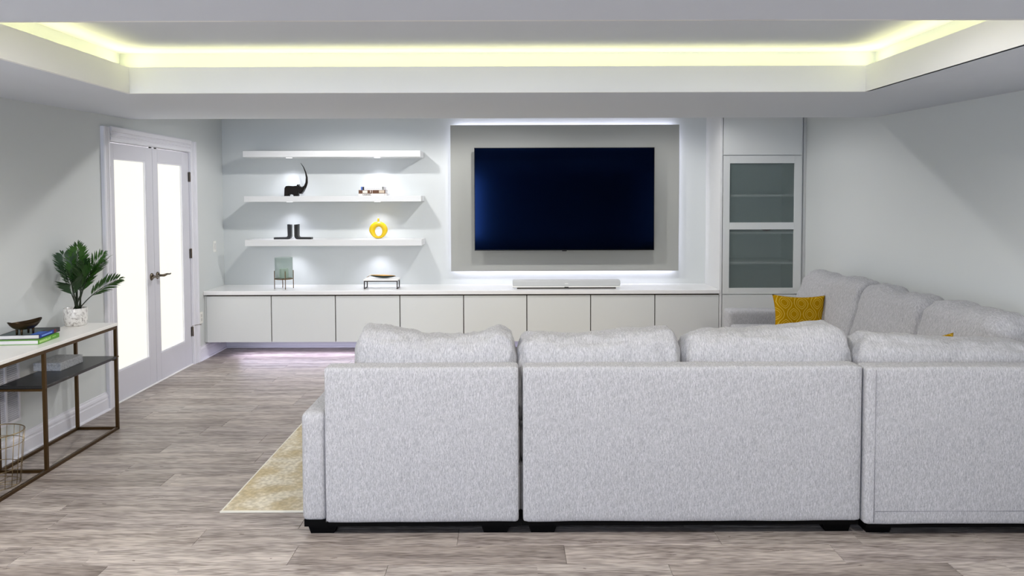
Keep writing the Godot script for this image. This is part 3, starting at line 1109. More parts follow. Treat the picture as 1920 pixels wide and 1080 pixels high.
func candle_holder(at: Vector3) -> void:
	var t := thing("candle_holder", "ribbed green glass candle cylinder on a slim brass stand on the worktop", "candle holder", at)
	var gl := mat(Color(0.53, 0.61, 0.57, 0.32), 0.3, 0, 0.4)
	gl.transparency = BaseMaterial3D.TRANSPARENCY_ALPHA
	var st := sf(true)
	var prof := [[0.001, 0.106], [0.082, 0.106], [0.088, 0.112]]
	for i in 33:
		prof.append([0.0885 + (0.0012 if i % 2 == 0 else -0.0008), 0.116 + i * 0.0062])
	prof.append([0.0875, 0.318]); prof.append([0.085, 0.318])
	prof.append([0.0845, 0.118]); prof.append([0.001, 0.112])
	lathe(st, Vector3.ZERO, prof, 40)
	mesh(st, "glass", gl, t)
	st = sf(true)
	tube(st, ring(Vector3(0, 0.101, 0), 0.0885, 32), [0.005], 8, true)
	tube(st, [Vector3(-0.0885, 0.101, 0), Vector3(0.0885, 0.101, 0)], [0.0035], 8)
	tube(st, [Vector3(0, 0.101, -0.0885), Vector3(0, 0.101, 0.0885)], [0.0035], 8)
	mesh(st, "stand_ring", M.brass, t)
	for i in 4:
		var a := PI / 4 + i * PI / 2 + 0.35
		var p := Vector3(cos(a) * 0.093, 0, sin(a) * 0.093)
		st = sf(true)
		tube(st, [p, p + Vector3(0, 0.185, 0)], [0.0042], 8)
		mesh(st, "leg", M.brass, t)
	st = sf(true)
	var c := thing("candle", "pale pillar candle inside the green glass cylinder", "candle", at + Vector3(0, 0.112, 0))
	lathe(st, Vector3.ZERO, [[0.001, 0], [0.043, 0.0], [0.045, 0.004], [0.045, 0.086], [0.042, 0.09], [0.02, 0.086], [0.001, 0.085]], 28)
	mesh(st, "wax", mat(Color(0.80, 0.88, 0.80), 0.6), c)
	st = sf(true)
	tube(st, [Vector3(0, 0.085, 0), Vector3(0.001, 0.094, 0)], [0.0012], 6)
	mesh(st, "wick", M.black, c)

func ring(c: Vector3, r: float, n: int, sx := 1.0, sz := 1.0) -> Array:
	var a := []
	for i in n: a.append(c + Vector3(cos(TAU * i / n) * r * sx, 0, sin(TAU * i / n) * r * sz))
	return a

func tray_stand(at: Vector3) -> void:
	var t := thing("tray_stand", "low white marble-topped tray stand on dark bronze loop legs on the worktop", "tray stand", at)
	var st := sf()
	cbox(st, Vector3(0, 0.092, 0), Vector3(0.35, 0.016, 0.17), 0.002)
	mesh(st, "top", M.topstone, t)
	var lm := mat(Color(0.16, 0.12, 0.09), 0.4, 0.6)
	for s in [-1, 1]:
		st = sf()
		var x: float = s * 0.166
		for z in [-0.075, 0.075]: cbox(st, Vector3(x, 0.042, z), Vector3(0.010, 0.084, 0.010), 0.001)
		cbox(st, Vector3(x, 0.005, 0), Vector3(0.010, 0.010, 0.15), 0.001)
		cbox(st, Vector3(x, 0.079, 0), Vector3(0.010, 0.010, 0.15), 0.001)
		mesh(st, "leg", lm, t)
	st = sf(); cbox(st, Vector3(0, 0.079, 0.075), Vector3(0.33, 0.010, 0.010), 0.001); cbox(st, Vector3(0, 0.079, -0.075), Vector3(0.33, 0.010, 0.010), 0.001)
	mesh(st, "rail", lm, t)
	# leaf dish
	var d := thing("leaf_dish", "slender leaf-shaped metal dish with gold inside on the tray stand", "dish", at + Vector3(0.005, 0.101, 0))
	var n := 18
	for side in 2:
		st = sf(true)
		for i in n:
			for j in 8:
				var q := []
				for k in [[0, 0], [1, 0], [1, 1], [0, 1]]:
					var u := float(i + k[0]) / n
					var v := float(j + k[1]) / 8 * 2 - 1
					var hw := 0.045 * pow(sin(PI * minf(u * 1.02, 1.0)), 0.8) + 0.002
					var x := -0.135 + u * 0.27
					var yy := 0.002 + v * v * 0.026 * pow(sin(PI * u), 0.7) + pow(absf(u - 0.55) * 2, 2) * 0.022
					q.append(Vector3(x, yy + (0.003 if side == 0 else 0.0), v * hw - 0.01))
				quad(st, q[0], q[1], q[2], q[3], Vector3.UP if side == 0 else Vector3.DOWN)
		mesh(st, "bowl_face" if side == 0 else "shell", mat(Color(0.80, 0.62, 0.34), 0.3, 0.9) if side == 0 else mat(Color(0.22, 0.27, 0.25), 0.3, 0.6), d)
	st = sf(true)
	tube(st, [Vector3(-0.135, 0.024, -0.01), Vector3(-0.155, 0.014, -0.01), Vector3(-0.165, 0.008, -0.008)], [0.004, 0.003, 0.002], 8)
	mesh(st, "stem", mat(Color(0.6, 0.5, 0.4), 0.3, 0.9), d)

func tv() -> void:
	var x0 := -0.372
	var x1 := 1.500
	var y0 := 1.0425
	var y1 := 2.112
	var zf := -7.77
	var t := thing("television", "large wall-mounted black flat television hanging on the grey panel", "television", Vector3((x0 + x1) / 2, (y0 + y1) / 2, zf))
	var w := x1 - x0
	var h := y1 - y0
	var st := sf()
	cbox(st, Vector3(0, 0, -0.018), Vector3(w, h, 0.032), 0.003)
	mesh(st, "housing", mat(Color(0.02, 0.02, 0.022), 0.35), t)
	st = sf()
	for s in [[-w / 2, w / 2, h / 2 - 0.006, h / 2], [-w / 2, w / 2, -h / 2, -h / 2 + 0.010], [-w / 2, -w / 2 + 0.006, -h / 2, h / 2], [w / 2 - 0.006, w / 2, -h / 2, h / 2]]:
		bx(st, Vector3(s[0], s[2], -0.004), Vector3(s[1], s[3], 0.0), 0.001)
	mesh(st, "bezel", mat(Color(0.03, 0.03, 0.033), 0.3, 0.4), t)
	st = sf()
	bx(st, Vector3(-w / 2 + 0.005, -h / 2 + 0.009, -0.006), Vector3(w / 2 - 0.005, h / 2 - 0.005, -0.0012))
	mesh(st, "screen", mat(Color(0.03, 0.075, 0.17), 0.11, 1.0), t)
	st = sf()
	cbox(st, Vector3(0, -h / 2 - 0.003, -0.006), Vector3(0.05, 0.010, 0.012), 0.002)
	mesh(st, "sensor", M.black, t)
	st = sf()
	cbox(st, Vector3(0, 0, -0.077), Vector3(0.5, 0.42, 0.086), 0.004)
	mesh(st, "wall_mount", M.black, t)

# ==================================================================== sofas
func upholstered(st: SurfaceTool, lo: Vector3, hi: Vector3, r := 0.02, amp := 0.0025, sd := 1) -> void:
	var s := hi - lo
	var nz := noise(sd, 3.0, 2)
	var f := func(p: Vector3, q: Vector3) -> Vector3:
		var b := (1 - q.x * q.x) * (1 - q.y * q.y) * (1.0 if absf(q.z) > 0.99 else 0.0)
		return p + Vector3(0, nz.get_noise_3d(p.x, p.z, 4) * amp * absf(q.y), (b * 0.006 + nz.get_noise_3d(p.x, p.y, p.z) * amp) * signf(q.z) * absf(q.z))
	soft(st, (lo + hi) / 2, s, r, 18, f)

func foot(t: Node3D, x: float, z: float, w := 0.15, h := 0.077, d := 0.08) -> void:
	var st := sf()
	var e := 0.025
	hexa(st, [Vector3(x - w / 2 + e, 0.012, z - d / 2), Vector3(x + w / 2 - e, 0.012, z - d / 2), Vector3(x + w / 2 - e, 0.012, z + d / 2), Vector3(x - w / 2 + e, 0.012, z + d / 2)], [Vector3(x - w / 2, h + 0.012, z - d / 2), Vector3(x + w / 2, h + 0.012, z - d / 2), Vector3(x + w / 2, h + 0.012, z + d / 2), Vector3(x - w / 2, h + 0.012, z + d / 2)])
	var o := mesh(st, "foot", M.dark, t)
	o.position.y = -0.012 if z > -3.74 else 0.0

func dust_cover(t: Node3D, lo: Vector3, hi: Vector3) -> void:
	var st := sf()
	bx(st, lo, hi)
	mesh(st, "dust_cover", M.dark, t)

func seam(t: Node3D, pts: Array) -> void:
	var st := sf(true)
	tube(st, pts, [0.0016], 6)
	mesh(st, "seam", mat(Color(0.56, 0.56, 0.58), 0.9), t)

func sofas() -> void:
	# rug, partly under the sofa
	var rt := thing("area_rug", "pale gold and cream mottled rug lying half under the sectional sofa", "rug", Vector3(-0.05, 0, -5.44))
	var n := noise(44, 0.012, 5)
	var n2 := noise(45, 0.09, 3)
	var im := Image.create(512, 512, false, Image.FORMAT_RGB8)
	for y in 512:
		for x in 512:
			var v := n.get_noise_2d(x, y)
			var k := n2.get_noise_2d(x, y)
			var c := Color(0.80, 0.765, 0.68).lerp(Color(0.745, 0.69, 0.565), clampf(v * 1.6 + 0.35, 0, 1))
			c = c.lerp(Color(0.86, 0.84, 0.78), clampf(-v * 1.3 + k * 0.5, 0, 0.5))
			im.set_pixel(x, y, c * (1.0 + k * 0.12))
	var rm := mat(Color.WHITE, 0.95, 0, 0.1)
	rm.albedo_texture = tex(im)
	rm.heightmap_enabled = true
	rm.heightmap_texture = rm.albedo_texture
	rm.heightmap_scale = 0.3
	tri_map(rm, 0.62)
	var st := sf()
	cbox(st, Vector3(0, 0.006, 0), Vector3(2.84, 0.010, 3.40), 0.003)
	mesh(st, "pile", rm, rt)
	st = sf()
	for s in [-1, 1]:
		cbox(st, Vector3(0, 0.005, s * 1.702), Vector3(2.86, 0.010, 0.012), 0.002)
		cbox(st, Vector3(s * 1.422, 0.005, 0), Vector3(0.012, 0.010, 3.40), 0.002)
	mesh(st, "binding", mat(Color(0.86, 0.85, 0.80), 0.9), rt)

	var zb := ZS
	var yb := 0.070
	var yt := 0.807
	var fd := 0.115                                     # thickness of the back frame
	var depth := 0.98
	# section with the left arm
	var a := thing("sofa_section", "light grey sofa section with low arm, back to the viewer, at the left end", "sofa", Vector3.ZERO, "sections of the grey sectional sofa")
	st = sf(true); upholstered(st, Vector3(-0.872, yb, zb - fd), Vector3(0.036, yt, zb), 0.016, 0.0025, 1); mesh(st, "back", M.fabric, a)
	st = sf(true); upholstered(st, Vector3(-0.986, yb, zb - depth), Vector3(-0.868, 0.592, zb - 0.008), 0.03, 0.003, 2); mesh(st, "arm", M.fabric, a)
	st = sf(true); upholstered(st, Vector3(-0.868, yb, zb - depth + 0.03), Vector3(0.046, 0.30, zb - fd), 0.010, 0.002, 3); mesh(st, "base", M.fabric, a)
	st = sf(true); upholstered(st, Vector3(-0.866, 0.30, zb - depth), Vector3(0.045, 0.48, zb - fd - 0.002), 0.03, 0.004, 4); mesh(st, "seat_cushion", M.fabric, a)
	seam(a, [Vector3(-0.870, yb + 0.005, zb - 0.006), Vector3(-0.870, 0.58, zb - 0.006)])
	dust_cover(a, Vector3(-0.975, 0.05, zb - depth + 0.04), Vector3(0.046, 0.083, zb - 0.012))
	for x in [-0.90, -0.075]:
		for z in [zb - 0.092, zb - depth + 0.08]: foot(a, x, z, 0.16, 0.07)
	# middle section
	var b := thing("sofa_section", "light grey armless sofa section carrying two loose cushions, middle of the back row", "sofa", Vector3.ZERO, "sections of the grey sectional sofa")
	st = sf(true); upholstered(st, Vector3(0.056, yb, zb - fd), Vector3(1.645, yt, zb), 0.016, 0.003, 5); mesh(st, "back", M.fabric, b)
	st = sf(true); upholstered(st, Vector3(0.048, yb, zb - depth + 0.03), Vector3(1.649, 0.30, zb - fd), 0.010, 0.002, 6); mesh(st, "base", M.fabric, b)
	for k in 2:
		st = sf(true); upholstered(st, Vector3(0.048 + k * 0.80, 0.30, zb - depth), Vector3(0.846 + k * 0.80, 0.48, zb - fd - 0.002), 0.04, 0.004, 7 + k); mesh(st, "seat_cushion", M.fabric, b)
	dust_cover(b, Vector3(0.047, 0.05, zb - depth + 0.04), Vector3(1.639, 0.083, zb - 0.012))
	for x in [0.15, 1.555]:
		for z in [zb - 0.092, zb - depth + 0.08]: foot(b, x, z, 0.16, 0.07)
	# corner section, a touch nearer
	var zc := zb + 0.022
	var c := thing("sofa_section", "light grey corner sofa section with stitched seams, cut off by the right edge", "sofa", Vector3.ZERO, "sections of the grey sectional sofa")
	st = sf(true); upholstered(st, Vector3(1.653, yb - 0.008, zc - fd), Vector3(2.893, yt - 0.002, zc), 0.016, 0.003, 9); mesh(st, "back", M.fabric, c)
	st = sf(true); upholstered(st, Vector3(2.69, yb, zc - 1.02), Vector3(2.893, yt - 0.002, zc - fd - 0.002), 0.02, 0.003, 10); mesh(st, "side_back", M.fabric, c)
	st = sf(true); upholstered(st, Vector3(1.655, yb, zc - 1.0), Vector3(2.69, 0.30, zc - fd - 0.002), 0.015, 0.002, 11); mesh(st, "base", M.fabric, c)
	st = sf(true); upholstered(st, Vector3(1.655, 0.30, zc - 1.02), Vector3(2.685, 0.48, zc - fd - 0.004), 0.04, 0.004, 12); mesh(st, "seat_cushion", M.fabric, c)
	seam(c, [Vector3(1.695, yb + 0.005, zc + 0.0005), Vector3(1.695, yt - 0.012, zc + 0.0015)])
	seam(c, [Vector3(1.70, yb + 0.058, zc + 0.001), Vector3(2.3, yb + 0.058, zc + 0.003), Vector3(2.88, yb + 0.058, zc + 0.001)])
	dust_cover(c, Vector3(1.665, 0.045, zc - 1.0), Vector3(2.885, 0.083, zc - 0.012))
	for x in [1.745, 2.78]:
		for z in [zc - 0.10, zc - 0.93]: foot(c, x, z, 0.16, 0.07)
	# run along the right wall, with the far arm
	var r0 := zc - 1.03
	var r1 := -6.56
	var d := thing("sofa_section", "grey sofa section along the right wall ending in a low arm by the cabinets", "sofa", Vector3.ZERO, "sections of the grey sectional sofa")
	st = sf(true); upholstered(st, Vector3(2.69, yb, r1 - 0.19), Vector3(2.893, yt - 0.01, r0), 0.02, 0.003, 13); mesh(st, "back", M.fabric, d)
	st = sf(true); upholstered(st, Vector3(1.95, yb, r1), Vector3(2.69, 0.30, r0), 0.015, 0.002, 14); mesh(st, "base", M.fabric, d)
	st = sf(true); upholstered(st, Vector3(1.93, yb, r1 - 0.19), Vector3(2.688, 0.592, r1 - 0.002), 0.035, 0.003, 15); mesh(st, "arm", M.fabric, d)
	for k in 2:
		var h := (r0 - r1) / 2
		st = sf(true); upholstered(st, Vector3(1.93, 0.30, r0 - (k + 1) * h + 0.002), Vector3(2.686, 0.48, r0 - k * h - 0.002), 0.04, 0.004, 16 + k); mesh(st, "seat_cushion", M.fabric, d)
	for x in [2.0, 2.8]:
		for z in [r0 - 0.1, r1 - 0.1]: foot(d, x, z, 0.16, 0.07)

	# loose back cushions of the row seen from behind
	var grp := "loose back cushions of the sectional sofa"
	cushion("light grey loose cushion with a sagging top, above the left arm section", -0.782, 0.030, zb - fd - 0.125, [[-0.782, 0.895], [-0.735, 0.935], [-0.66, 0.925], [-0.54, 0.904], [-0.35, 0.888], [-0.2, 0.898], [-0.061, 0.926], [-0.01, 0.905], [0.03, 0.85]], 31, grp)
	cushion("light grey loose cushion left of centre, on the armless middle section", 0.037, 0.855, zb - fd - 0.125, [[0.037, 0.88], [0.075, 0.904], [0.28, 0.885], [0.45, 0.892], [0.663, 0.907], [0.813, 0.920], [0.855, 0.875]], 32, grp)
	cushion("plump light grey loose cushion rising to a peak at its right end", 0.863, 1.713, zb - fd - 0.125, [[0.863, 0.87], [0.89, 0.893], [1.05, 0.905], [1.21, 0.915], [1.45, 0.930], [1.62, 0.943], [1.672, 0.925], [1.713, 0.83]], 33, grp)
	cushion("creased light grey loose cushion on the corner section, cut off at the right", 1.716, 2.66, zb - fd - 0.125, [[1.716, 0.83], [1.76, 0.876], [1.80, 0.892], [1.9, 0.889], [2.278, 0.864], [2.634, 0.840], [2.66, 0.835]], 34, grp)
	# cushions of the run along the wall
	side_cushion("grey wall-side back cushion nearest the tall cabinet, behind the patterned pillow", -6.52, -5.42, 0.965, 41, grp)
	side_cushion("grey wall-side back cushion in the middle of the right-hand run", -5.41, -4.62, 0.955, 42, grp)
	side_cushion("grey wall-side back cushion nearest the viewer on the right-hand run", -4.61, -3.86, 0.965, 43, grp)
	# throw pillows
	var pm := pillow_material()
	pillow("square mustard throw pillow with pale ogee lines leaning by the far arm", Vector3(2.285, 0.650, -5.87), 0.43, 0.34, Vector3(-0.16, 0.05, -0.03), pm)
	pillow("mustard throw pillow whose top corner peeks over the corner section's cushion", Vector3(2.235, 0.660, -4.035), 0.42, 0.345, Vector3(-0.12, 0.0, 0.10), pm)

func prof_at(p: Array, x: float) -> float:
	for i in p.size() - 1:
		if x <= p[i + 1][0]:
			var t := clampf((x - p[i][0]) / (p[i + 1][0] - p[i][0]), 0, 1)
			return lerpf(p[i][1], p[i + 1][1], t * t * (3 - 2 * t))
	return p[-1][1]

func wrinkle(nz: FastNoiseLite, p: Vector3) -> float:
	return 1.0 - absf(nz.get_noise_3d(p.x, p.y * 0.6, p.z)) * 2.4

func cushion(label: String, xa: float, xb: float, zc: float, outline: Array, sd: int, grp: String) -> void:
	var k0 := 0.9736
	var x0 := xa * k0
	var x1 := xb * k0
	var prof := []
	for q in outline: prof.append([q[0] * k0, 1.5988 - (1.5988 - q[1]) * k0])
	var t := thing("sofa_cushion", label, "cushion", Vector3((x0 + x1) / 2, 0.47, zc), grp)
	var w := x1 - x0
	var h := 0.42
	var nz := noise(sd, 5.5, 3)
	var nl := noise(sd + 9, 2.2, 2)
	var st := sf(true)
	var f := func(p: Vector3, q: Vector3) -> Vector3:
		var xx := (x0 + x1) / 2 + p.x
		var top := prof_at(prof, xx) - 0.47 - h
		var k := smoothstep(-0.2, 1.0, q.y)
		var v := Vector3(p.x, p.y + h / 2 + top * k, p.z)
		var face := absf(q.z)
		var bul := (1 - q.x * q.x * q.x * q.x) * (1 - q.y * q.y * 0.8)
		v.z += signf(q.z) * bul * 0.03 * face
		v.z -= maxf(0.0, q.y) * 0.02
		var edge := maxf(smoothstep(0.75, 1.0, absf(q.x)), smoothstep(0.5, 1.0, q.y) * 0.8)
		var wr := wrinkle(nz, Vector3(p.x, v.y, v.z)) * 0.011 * (0.3 + 1.3 * edge) + nl.get_noise_3d(xx, v.y, v.z) * 0.012
		var dir := Vector3(0.25 * q.x, maxf(q.y, 0.0) * 0.7, q.z).normalized()
		return v + dir * wr * (0.25 if q.y < -0.9 else 1.0)
	soft(st, Vector3.ZERO, Vector3(w, h, 0.235), 0.075, 44, f, 16)
	mesh(st, "cover", M.fabric, t)
	# piped side seams
	for s in [-1, 1]:
		var tz := sf(true)
		var pts := []
		for i in 12:
			var yy := 0.09 + i / 11.0 * 0.25
			pts.append(Vector3(s * (w / 2 - 0.0005), yy, -0.005))
		tube(tz, pts, [0.003], 6)
		mesh(tz, "seam", M.fabric, t)

func side_cushion(label: String, z1: float, z0: float, top: float, sd: int, grp: String) -> void:
	var t := thing("sofa_cushion", label, "cushion", Vector3(2.56, 0.478, (z0 + z1) / 2), grp)
	var w := absf(z1 - z0)
	var h := top - 0.478
	var nz := noise(sd, 5.0, 3)
	var nl := noise(sd + 9, 2.4, 2)
	var st := sf(true)
	var f := func(p: Vector3, q: Vector3) -> Vector3:
		var v := Vector3(p.x, p.y + h / 2, p.z)
		var bul := (1 - q.z * q.z * q.z * q.z) * (1 - q.y * q.y * 0.7)
		v.x += signf(q.x) * bul * 0.035 * absf(q.x)
		v.x += smoothstep(-1.0, 1.0, q.y) * 0.095          # leans towards the wall
		v.y += nl.get_noise_2d(v.z * 0.9, 3.0) * 0.03 * maxf(q.y, 0.0)
		var corner := smoothstep(0.72, 1.0, absf(q.z)) * smoothstep(0.2, 1.0, q.y)
		v.y -= corner * 0.02
		var edge := maxf(smoothstep(0.75, 1.0, absf(q.z)), smoothstep(0.5, 1.0, q.y) * 0.7)
		var wr := wrinkle(nz, v + Vector3(0, 0, z0)) * 0.008 * (0.3 + 1.3 * edge) + nl.get_noise_3d(v.x, v.y, v.z) * 0.014
		return v + Vector3(q.x, maxf(q.y, 0.0) * 0.7, 0.25 * q.z).normalized() * wr * (0.2 if q.y < -0.9 else 1.0)
	soft(st, Vector3.ZERO, Vector3(0.20, h, w), 0.072, 34, f)
	mesh(st, "cover", M.fabric, t)

func pillow_material() -> StandardMaterial3D:
	var s := 384
	var im := Image.create(s, s, false, Image.FORMAT_RGB8)
	var r := RandomNumberGenerator.new()
	r.seed = 2
	for y in s:
		for x in s:
			var u := float(x) / s * 3.1
			var v := float(y) / s * 1.8 + 0.2
			var p := 0.55 + 0.12 * sin(v * TAU * 2)
			var tu := 4.0 * absf(fposmod(u, 1.0) - 0.5) - 1.0
			var tv := 4.0 * absf(fposmod(v, 1.0) - 0.5) - 1.0
			var F := 0.45 * cos(TAU * u) + 0.55 * tu + 0.45 * cos(TAU * v) + 0.55 * tv + 0.22 * cos(TAU * 2 * v) * cos(TAU * u)
			var l := 0.0
			for k in [-1.35, -0.75, 0.0, 0.75, 1.35]:
				l = maxf(l, 1.0 - smoothstep(0.05, 0.12, absf(F - k)))
			var base := Color(0.66, 0.50, 0.045).lerp(Color(0.83, 0.73, 0.36), l * 0.8)
			im.set_pixel(x, y, base * (0.93 + r.randf() * 0.14))
	var m := mat(Color.WHITE, 0.9, 0, 0.1)
	m.albedo_texture = tex(im)
	return m

func pillow(label: String, at: Vector3, w: float, h: float, rot: Vector3, m: Material) -> void:
	var t := thing("throw_pillow", label, "pillow", at, "mustard throw pillows")
	t.rotation = rot
	var st := sf(true)
	var n := 24
	var nz := noise(77, 6.0, 2)
	for side in [1, -1]:
		var g := []
		for i in n + 1:
			var row := []
			for j in n + 1:
				var u := float(i) / n * 2 - 1
				var v := float(j) / n * 2 - 1
				var px := u * (1 - 0.10 * (1 - v * v))
				var py := v * (1 - 0.12 * (1 - u * u))
				var th := 0.062 * pow((1 - u * u * u * u) * (1 - v * v * v * v), 0.55)
				row.append([Vector3(px * w / 2, py * h / 2, side * (th + nz.get_noise_2d(u * 0.3, v * 0.3) * 0.006 * (1 - u * u) * (1 - v * v))), Vector2(u * 0.5 + 0.5, 0.5 - v * 0.5)])
			g.append(row)
		for i in n:
			for j in n:
				var q := [g[i][j], g[i + 1][j], g[i + 1][j + 1], g[i][j], g[i + 1][j + 1], g[i][j + 1]]
				if (q[0][0] - q[2][0]).cross(q[0][0] - q[1][0]).z * side < 0: q = [q[0], q[2], q[1], q[3], q[5], q[4]]
				for k in q:
					st.set_uv(k[1])
					st.add_vertex(k[0])
	mesh(st, "cover", m, t)

# ==================================================================== console table
func console() -> void:
	# local frame: x out from the wall, z towards the viewer; far front corner leg at origin
	var t := thing("console_table", "slim bronze-framed console table with white top and black middle shelf on left wall", "console table", Vector3(-2.716, 0, -5.13))
	t.rotation.y = 0.019
	var L := 1.30
	var D := 0.292
	var H := 0.72
	var q := 0.019
	var br := mat(Color(0.33, 0.25, 0.145), 0.36, 0.85)
	for z in [q / 2, 0.825, L - q / 2]:
		for x in [-q / 2, -D + q / 2]:
			var st := sf()
			cbox(st, Vector3(x, H / 2, z), Vector3(q, H, q), 0.001)
			mesh(st, "leg", br, t)
	for y in [q / 2, H - q / 2]:
		for x in [-q / 2, -D + q / 2]:
			var st := sf()
			cbox(st, Vector3(x, y, L / 2), Vector3(q * 0.98, q, L), 0.001)
			mesh(st, "rail", br, t)
		for z in [q / 2, 0.825, L - q / 2]:
			var st := sf()
			cbox(st, Vector3(-D / 2, y, z), Vector3(D, q * 0.98, q * 0.98), 0.001)
			mesh(st, "cross_rail", br, t)
	for z in [q / 2, 0.825]:
		var st := sf()
		cbox(st, Vector3(-D / 2, 0.487, z), Vector3(D, 0.014, q * 0.9), 0.001)
		mesh(st, "cross_rail", br, t)
	var st := sf()
	bx(st, Vector3(-D + 0.001, H + 0.0005, 0.001), Vector3(0.002, H + 0.021, L - 0.001), 0.002)
	mesh(st, "top", M.topstone, t)
	st = sf()
	bx(st, Vector3(-D + 0.02, 0.494, 0.012), Vector3(-0.001, 0.512, 0.83), 0.0015)
	mesh(st, "middle_shelf", M.blackstone, t)
	st = sf(true)
	tube(st, [Vector3(-0.008, 0.503, -0.004), Vector3(-0.008, 0.503, -0.02)], [0.005], 8)
	mesh(st, "bolt", br, t)
	var top := H + 0.021
	# books on the top
	var b1 := book("green-spined large book lying on the console, lower of the two", Vector3(-2.905, top, -4.475), Vector3(0.245, 0.027, 0.235), Color(0.33, 0.60, 0.08), PI / 2 + 0.10, "books on the console table")
	var tx := text(b1, "WANDERLUST", 0.0145, Vector3(-0.046, 0.0135, 0.1178), Color(0.80, 0.92, 0.62), 0.0006)
	tx.set_meta("label", "pale lettering on the spine")
	dot(b1, Vector3(0.060, 0.0165, 0.1178), Vector3(0.04, 0.0035, 0.0006), Color(0.72, 0.88, 0.50))
	var b2 := book("blue and black large book on the console, upper of the two, under the bowl", Vector3(-2.920, top + 0.027, -4.515), Vector3(0.262, 0.026, 0.225), Color(0.05, 0.06, 0.09), PI / 2 + 0.13, "books on the console table")
	dot(b2, Vector3(-0.04, 0.0140, 0.1126), Vector3(0.175, 0.0215, 0.001), Color(0.10, 0.22, 0.62))
	dot(b2, Vector3(-0.038, 0.0130, 0.1130), Vector3(0.13, 0.007, 0.001), Color(0.50, 0.66, 0.92))
	dot(b2, Vector3(0.065, 0.0140, 0.1126), Vector3(0.03, 0.0215, 0.001), Color(0.42, 0.16, 0.20))
	dot(b2, Vector3(-0.075, 0.0257, 0.085), Vector3(0.11, 0.0012, 0.05), Color(0.16, 0.38, 0.74))
	dot(b2, Vector3(-0.03, 0.0256, -0.02), Vector3(0.2, 0.0012, 0.16), Color(0.32, 0.38, 0.38))
	bowl(Vector3(-2.885, top + 0.0535, -4.415))
	palm(Vector3(-2.945, top, -5.035))
	# stone box on the shelf
	var sb := thing("stone_box", "shallow grey marble lidded box on the black middle shelf of the console", "box", Vector3(-2.925, 0.512, -4.80))
	sb.rotation.y = 0.03
	st = sf(); bx(st, Vector3(-0.085, 0, -0.13), Vector3(0.085, 0.034, 0.13), 0.002); mesh(st, "body", M.greystone, sb)
	st = sf(); bx(st, Vector3(-0.085, 0.0343, -0.13), Vector3(0.085, 0.052, 0.13), 0.002); mesh(st, "lid", M.greystone, sb)
	basket(Vector3(-2.885, 0.0, -4.115))

func bowl(at: Vector3) -> void:
	var t := thing("footed_bowl", "dark bronze oval bowl on four short legs standing on the console books", "bowl", at)
	t.rotation.y = PI / 2 - 0.35
	var m := mat(Color(0.22, 0.17, 0.11), 0.32, 0.85)
	var st := sf(true)
	var n := 36
	var rows := 8
	for side in 2:
		var g := []
		for i in rows + 1:
			var row := []
			var k := float(i) / rows
			for j in n:
				var a := TAU * j / n
				var tip := pow(absf(cos(a)), 3.0)
				var rx := lerpf(0.02, 0.105, pow(k, 0.62))
				var rz := lerpf(0.012, 0.058, pow(k, 0.62))
				var y := 0.030 + 0.04 * k * k + tip * 0.016 * k
				if side == 1:
					rx -= 0.005; rz -= 0.005; y += 0.004 * (1 - k)
				row.append(Vector3(cos(a) * rx, y, sin(a) * rz * (1 - 0.25 * tip)))
			g.append(row)
		for i in rows:
			for j in n:
				var l := (j + 1) % n
				var c: Vector3 = g[i][j]
				var hint := Vector3(c.x, -0.02, c.z) if side == 0 else Vector3(-c.x, 0.05, -c.z)
				quad(st, g[i][j], g[i][l], g[i + 1][l], g[i + 1][j], hint)
		for j in n: tri(st, g[0][j], g[0][(j + 1) % n], Vector3(0, 0.030 + (0.004 if side == 1 else 0.0), 0), Vector3.DOWN if side == 0 else Vector3.UP)
		if side == 1:
			pass
	mesh(st, "basin", m, t)
	for sx in [-1, 1]:
		for sz in [-1, 1]:
			st = sf(true)
			var p := Vector3(sx * 0.036, 0, sz * 0.02)
			tube(st, [p, p + Vector3(0, 0.038, 0)], [0.0055, 0.0075], 8)
			mesh(st, "leg", m, t)

